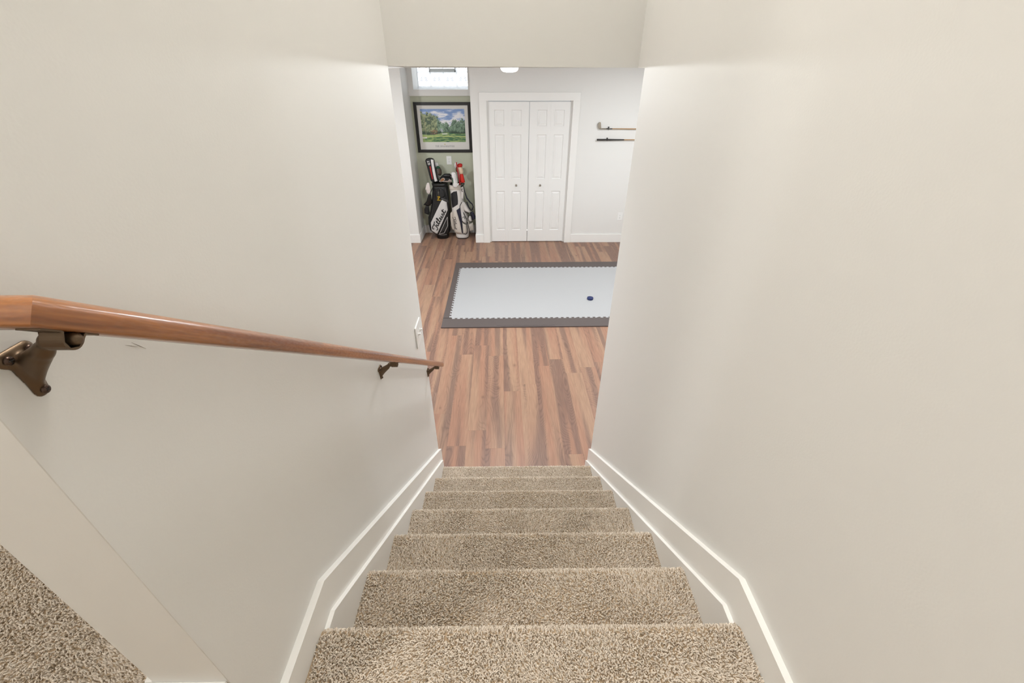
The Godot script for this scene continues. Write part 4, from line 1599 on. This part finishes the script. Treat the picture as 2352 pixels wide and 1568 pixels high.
func iron_head(t: Node3D, at: Vector3, pts: Array, m: Material, inner: Material) -> void:
	var st := begin()
	prism(st, PackedVector2Array(pts), at, Vector3.RIGHT, Vector3.UP, Vector3(0, 0.004, 0.014))
	var o := obj("head", st, m, t)
	var mid := Vector2.ZERO
	for q: Vector2 in pts:
		mid += q / pts.size()
	var small := []
	for q: Vector2 in pts:
		small.append(mid + (q - mid) * 0.72)
	var cs := begin()
	prism(cs, PackedVector2Array(small), at + Vector3(0, 0.004, 0.0142), Vector3.RIGHT, Vector3.UP, Vector3(0, 0, 0.001))
	obj("cavity", cs, inner, o)


func golf_bag_white() -> void:
	var at := Vector3(-0.76, 0, -7.12)
	var root := thing("golf_bag", "cream white stand golf bag with navy panels and small dark script", "golf bag", at)
	var cream := fabric(Color(0.80, 0.765, 0.72), 0.55)
	var white := fabric(Color(0.84, 0.82, 0.80), 0.5)
	var navy := fabric(Color(0.085, 0.085, 0.17), 0.6)
	var black := fabric(Color(0.045, 0.043, 0.05), 0.55)
	var mesh := fabric(Color(0.10, 0.095, 0.11), 0.6)
	var rings := [[0.08, -0.005, 0.0, 0.11, 0.11], [0.10, -0.01, 0.0, 0.125, 0.118], [0.2, -0.02, 0.0, 0.135, 0.122], [0.35, -0.03, 0.0, 0.13, 0.122], [0.467, -0.042, -0.002, 0.112, 0.118], [0.63, -0.055, -0.006, 0.099, 0.108], [0.75, -0.064, -0.01, 0.096, 0.105], [0.805, -0.07, -0.012, 0.097, 0.105], [0.85, -0.072, -0.014, 0.09, 0.10]]
	var st := begin(true)
	loft(st, rings, 40)
	obj("body", st, white, root)
	var base := begin(true)
	loft(base, [[0.0, -0.006, 0.0, 0.100, 0.100], [0.014, -0.006, 0.0, 0.106, 0.106], [0.016, -0.006, 0.0, 0.102, 0.102]], 40)
	obj("rubber_foot", base, plain(Color(0.03, 0.03, 0.035), 0.5), root)
	var b2 := begin(true)
	loft(b2, [[0.014, -0.006, 0.0, 0.104, 0.104], [0.03, -0.006, 0.0, 0.107, 0.107], [0.075, -0.005, 0.0, 0.111, 0.111], [0.086, -0.005, 0.0, 0.106, 0.106]], 40)
	obj("base", b2, white, root)
	var col := begin(true)
	loft(col, [[0.795, -0.07, -0.012, 0.098, 0.107], [0.803, -0.071, -0.012, 0.101, 0.11], [0.845, -0.075, -0.014, 0.097, 0.108], [0.862, -0.072, -0.014, 0.085, 0.1], [0.862, -0.072, -0.014, 0.078, 0.09], [0.85, -0.072, -0.014, 0.075, 0.088]], 36)
	obj("top_collar", col, cream, root)
	var cuff := begin(true)
	loft(cuff, [[0.852, -0.072, -0.014, 0.088, 0.098], [0.872, -0.074, -0.014, 0.084, 0.094], [0.872, -0.074, -0.014, 0.074, 0.084], [0.855, -0.074, -0.014, 0.07, 0.08]], 36)
	obj("collar_rim", cuff, black, root)
	for k in 2:
		var rv := begin(true)
		lathe(rv, [[0.0, 0.003], [0.004, 0.002], [0.005, 0.0]], Transform3D(Basis(Vector3.RIGHT, Vector3(0, 0, 1), Vector3(0, -1, 0)), Vector3(-0.145 + k * 0.025, 0.846 + k * 0.01, 0.055 + k * 0.022)), 10)
		obj("rivet", rv, M.black, root)
	var dp := piece("dark_panel", v2([-0.145, 0.733, -0.096, 0.771, -0.043, 0.78, -0.036, 0.703, -0.034, 0.624, -0.04, 0.574, -0.137, 0.511, -0.147, 0.65]), over(rings, 0.001), 0.004, 0.01, mesh, root)
	dp.set_meta("label", "charcoal ribbed panel")
	for k in 4:
		ribbon("panel_groove", [Vector2(-0.118, 0.578 + k * 0.048), Vector2(-0.062, 0.605 + k * 0.048)], 0.006, over(rings, 0.006), M.black, root)
	piece("front_pocket", v2([-0.15, 0.416, -0.135, 0.462, -0.067, 0.485, -0.053, 0.426, -0.02, 0.289, 0.0, 0.098, -0.118, 0.105, -0.148, 0.15, -0.153, 0.25]), over(rings, 0.001), 0.034, 0.045, cream, root)
	piece("side_pocket", v2([-0.183, 0.41, -0.15, 0.45, -0.13, 0.44, -0.13, 0.14, -0.165, 0.146, -0.183, 0.22, -0.188, 0.32]), level(0.05), 0.035, 0.03, cream, root, true)
	piece("navy_wedge", v2([-0.067, 0.485, -0.004, 0.528, 0.013, 0.31, 0.015, 0.1, 0.002, 0.1, -0.02, 0.289, -0.053, 0.426]), over(rings, 0.002), 0.012, 0.012, navy, root)
	var ls := begin()
	write_script(ls, Vector2(-0.128, 0.368), Vector2(0.06, -1.0), Vector2(0.0285, 0.021), 0.0058, over(rings, 0.0385))
	obj("script_lettering", ls, M.black, root)
	piece("mid_pocket", v2([0.015, 0.3, 0.052, 0.263, 0.083, 0.257, 0.092, 0.145, 0.068, 0.1, 0.02, 0.1]), over(rings, 0.002), 0.025, 0.025, cream, root)
	piece("pen_pocket", v2([0.021, 0.436, 0.042, 0.446, 0.087, 0.326, 0.083, 0.268, 0.032, 0.289, 0.013, 0.316]), over(rings, 0.002), 0.02, 0.02, white, root)
	var fm := begin()
	stroke(fm, v2([0.026, 0.367, 0.045, 0.381, 0.062, 0.374, 0.058, 0.35, 0.066, 0.345]), 0.007, over(rings, 0.0245))
	obj("small_mark", fm, M.black, root)
	piece("upper_pocket", v2([0.018, 0.589, 0.042, 0.607, 0.071, 0.594, 0.155, 0.44, 0.123, 0.425, 0.063, 0.451, 0.022, 0.528]), level(0.055), 0.035, 0.03, white, root, true)
	piece("far_pocket", v2([0.1, 0.31, 0.129, 0.235, 0.182, 0.257, 0.192, 0.128, 0.137, 0.101, 0.08, 0.11, 0.07, 0.28]), level(0.02), 0.04, 0.035, cream, root, true)
	piece("far_upper_pocket", v2([0.105, 0.331, 0.137, 0.389, 0.157, 0.373, 0.168, 0.284, 0.126, 0.27]), level(0.04), 0.035, 0.03, white, root, true)
	# dark piping that outlines the pockets
	for line in [v2([0.02, 0.1, 0.07, 0.094, 0.096, 0.14, 0.088, 0.26, 0.098, 0.33, 0.044, 0.455]), v2([0.014, 0.312, 0.034, 0.282, 0.085, 0.262]), v2([0.137, 0.1, 0.118, 0.2, 0.1, 0.3]), v2([0.03, 0.62, -0.005, 0.56, -0.008, 0.52])]:
		ribbon("piping", line, 0.011, over([[0.0, 0.02, 0.0, 0.3, 0.135], [1.0, 0.02, 0.0, 0.3, 0.135]], 0.006), black, root)
	for line in [v2([0.018, 0.585, 0.026, 0.52, 0.065, 0.446, 0.125, 0.418]), v2([0.1, 0.331, 0.137, 0.395, 0.16, 0.376])]:
		ribbon("piping", line, 0.009, level(0.075), black, root)
	# carrying straps at the side
	var wp := piece("strap_head", v2([0.019, 0.822, 0.053, 0.839, 0.063, 0.784, 0.057, 0.685, 0.05, 0.647, 0.019, 0.65]), level(0.05), 0.016, 0.015, white, root, true)
	wp.set_meta("label", "white padded strap head")
	var lm := begin()
	stroke(lm, v2([0.053, 0.805, 0.034, 0.805, 0.034, 0.77, 0.055, 0.77]), 0.008, level(0.068))
	obj("small_mark", lm, M.black, root)
	var sb := begin(true)
	tube(sb, [Vector3(0.06, 0.84, 0.03), Vector3(0.078, 0.75, 0.04), Vector3(0.105, 0.66, 0.05), Vector3(0.15, 0.60, 0.055), Vector3(0.187, 0.565, 0.055), Vector3(0.20, 0.52, 0.05), Vector3(0.178, 0.468, 0.045)], [0.012, 0.018, 0.024, 0.024, 0.02, 0.017, 0.015], 12, 0.4)
	obj("shoulder_strap", sb, navy, root)
	var sb2 := begin(true)
	tube(sb2, [Vector3(0.1, 0.60, 0.05), Vector3(0.13, 0.51, 0.052), Vector3(0.16, 0.462, 0.05), Vector3(0.18, 0.462, 0.048)], [0.02, 0.018, 0.015, 0.012], 12, 0.4)
	obj("shoulder_strap", sb2, navy, root)
	piece("strap_pad", v2([0.138, 0.415, 0.187, 0.446, 0.232, 0.357, 0.224, 0.315, 0.173, 0.29, 0.157, 0.373]), level(0.03), 0.022, 0.02, navy, root, true)
	var hd := begin(true)
	tube(hd, [Vector3(0.018, 0.87, 0.05), Vector3(0.047, 0.9, 0.05), Vector3(0.076, 0.882, 0.05), Vector3(0.06, 0.86, 0.05), Vector3(0.025, 0.842, 0.05)], [0.009, 0.009, 0.009, 0.009, 0.009], 10)
	obj("grab_handle", hd, black, root)
	clubs_in_white_bag(at)


func clubs_in_white_bag(at: Vector3) -> void:
	var steel := plain(Color(0.75, 0.75, 0.76), 0.25, 1.0)
	var white := fabric(Color(0.87, 0.86, 0.85), 0.55)
	var green := plain(Color(0.12, 0.36, 0.24), 0.6)
	var t := club("fairway_wood", "club in a plump white headcover with green side in the white bag", at, Vector3(-0.06, 0.873, 0.02), Vector3(-0.07, 0.98, 0.12), steel)
	var rings := [[0.845, -0.058, 0.132, 0.022, 0.02], [0.862, -0.058, 0.132, 0.035, 0.03], [0.90, -0.056, 0.132, 0.04, 0.034], [0.96, -0.06, 0.132, 0.036, 0.034], [1.03, -0.068, 0.132, 0.036, 0.034], [1.06, -0.072, 0.132, 0.033, 0.03], [1.072, -0.074, 0.132, 0.02, 0.02]]
	var st := begin(true)
	loft(st, rings, 28)
	obj("headcover", st, white, t)
	piece("green_patch", v2([-0.096, 1.0, -0.082, 0.99, -0.078, 0.93, -0.085, 0.9, -0.092, 0.93]), over(rings, 0.001), 0.002, 0.004, green, t)
	for k in 6:
		ribbon("stitched_mark", v2([-0.058 + k * 0.003, 1.04 - k * 0.022, -0.044 + k * 0.003, 1.036 - k * 0.022]), 0.005, over(rings, 0.002), plain(Color(0.33, 0.45, 0.43), 0.6), t)
	var tail := begin(true)
	tube(tail, [Vector3(-0.03, 0.875, 0.135), Vector3(-0.01, 0.893, 0.138), Vector3(0.0, 0.91, 0.138)], [0.016, 0.012, 0.004], 10)
	obj("cover_tab", tail, white, t)
	var c2 := club("hybrid_club", "club in a white headcover edged in navy behind the plump white one", at, Vector3(-0.09, 0.873, 0.0), Vector3(-0.105, 0.98, 0.0), steel)
	var s2 := begin(true)
	loft(s2, [[0.93, -0.1, 0.0, 0.018, 0.02], [0.98, -0.105, 0.0, 0.022, 0.024], [1.025, -0.108, 0.0, 0.021, 0.024], [1.04, -0.108, 0.0, 0.012, 0.014]], 20)
	obj("headcover", s2, white, c2)
	ribbon("navy_edge", v2([-0.128, 0.95, -0.128, 1.01, -0.112, 1.038]), 0.006, level(0.01), plain(Color(0.1, 0.11, 0.24), 0.6), c2)
	# red stick
	var r := thing("alignment_stick", "thin red stick standing in the white golf bag", "stick", at)
	var rs := begin(true)
	tube(rs, [Vector3(0.013, 0.874, 0.08), Vector3(0.012, 0.884, 0.085), Vector3(-0.02, 1.205, 0.1), Vector3(-0.021, 1.213, 0.1)], [0.008, 0.0095, 0.0095, 0.004], 12)
	obj("rod", rs, plain(Color(0.62, 0.11, 0.13), 0.35), r)
	# a novelty cover: red sleeve, round pale top under a red cap
	var n := club("novelty_cover_club", "club in a red sleeve headcover with a round pale top and red cap", at, Vector3(0.03, 0.873, 0.0), Vector3(0.035, 1.0, 0.02), steel)
	var sl := begin(true)
	loft(sl, [[0.9, 0.05, 0.03, 0.034, 0.032], [0.906, 0.05, 0.03, 0.04, 0.036], [0.94, 0.046, 0.03, 0.036, 0.033], [1.01, 0.038, 0.03, 0.031, 0.03], [1.03, 0.036, 0.03, 0.024, 0.024]], 24)
	obj("sleeve", sl, plain(Color(0.80, 0.13, 0.06), 0.6), n)
	var hd := begin(true)
	loft(hd, [[1.022, 0.035, 0.03, 0.016, 0.016], [1.035, 0.034, 0.03, 0.034, 0.034], [1.07, 0.028, 0.03, 0.043, 0.043], [1.11, 0.018, 0.03, 0.045, 0.045], [1.14, 0.012, 0.03, 0.038, 0.04], [1.155, 0.012, 0.03, 0.02, 0.02]], 28)
	obj("round_top", hd, plain(Color(0.86, 0.77, 0.66), 0.6), n)
	var hb := begin(true)
	loft(hb, [[1.055, -0.024, 0.015, 0.016, 0.02], [1.075, -0.026, 0.015, 0.022, 0.028], [1.11, -0.024, 0.015, 0.022, 0.03], [1.13, -0.018, 0.015, 0.014, 0.02]], 18)
	obj("brown_side", hb, plain(Color(0.36, 0.24, 0.12), 0.7), n)
	var cp := begin(true)
	loft(cp, [[1.132, 0.012, 0.03, 0.044, 0.046], [1.15, 0.02, 0.03, 0.046, 0.046], [1.17, 0.026, 0.03, 0.034, 0.036], [1.178, 0.028, 0.03, 0.016, 0.018]], 24)
	obj("cap", cp, plain(Color(0.72, 0.10, 0.05), 0.6), n)
	var wc := club("white_cover_club", "club in a small white rounded cover behind the red stick", at, Vector3(-0.02, 0.873, -0.04), Vector3(-0.04, 1.08, -0.05), steel)
	var ws := begin(true)
	loft(ws, [[1.09, -0.045, -0.05, 0.018, 0.018], [1.13, -0.045, -0.05, 0.03, 0.028], [1.165, -0.042, -0.05, 0.026, 0.026], [1.18, -0.04, -0.05, 0.01, 0.01]], 18)
	obj("headcover", ws, white, wc)
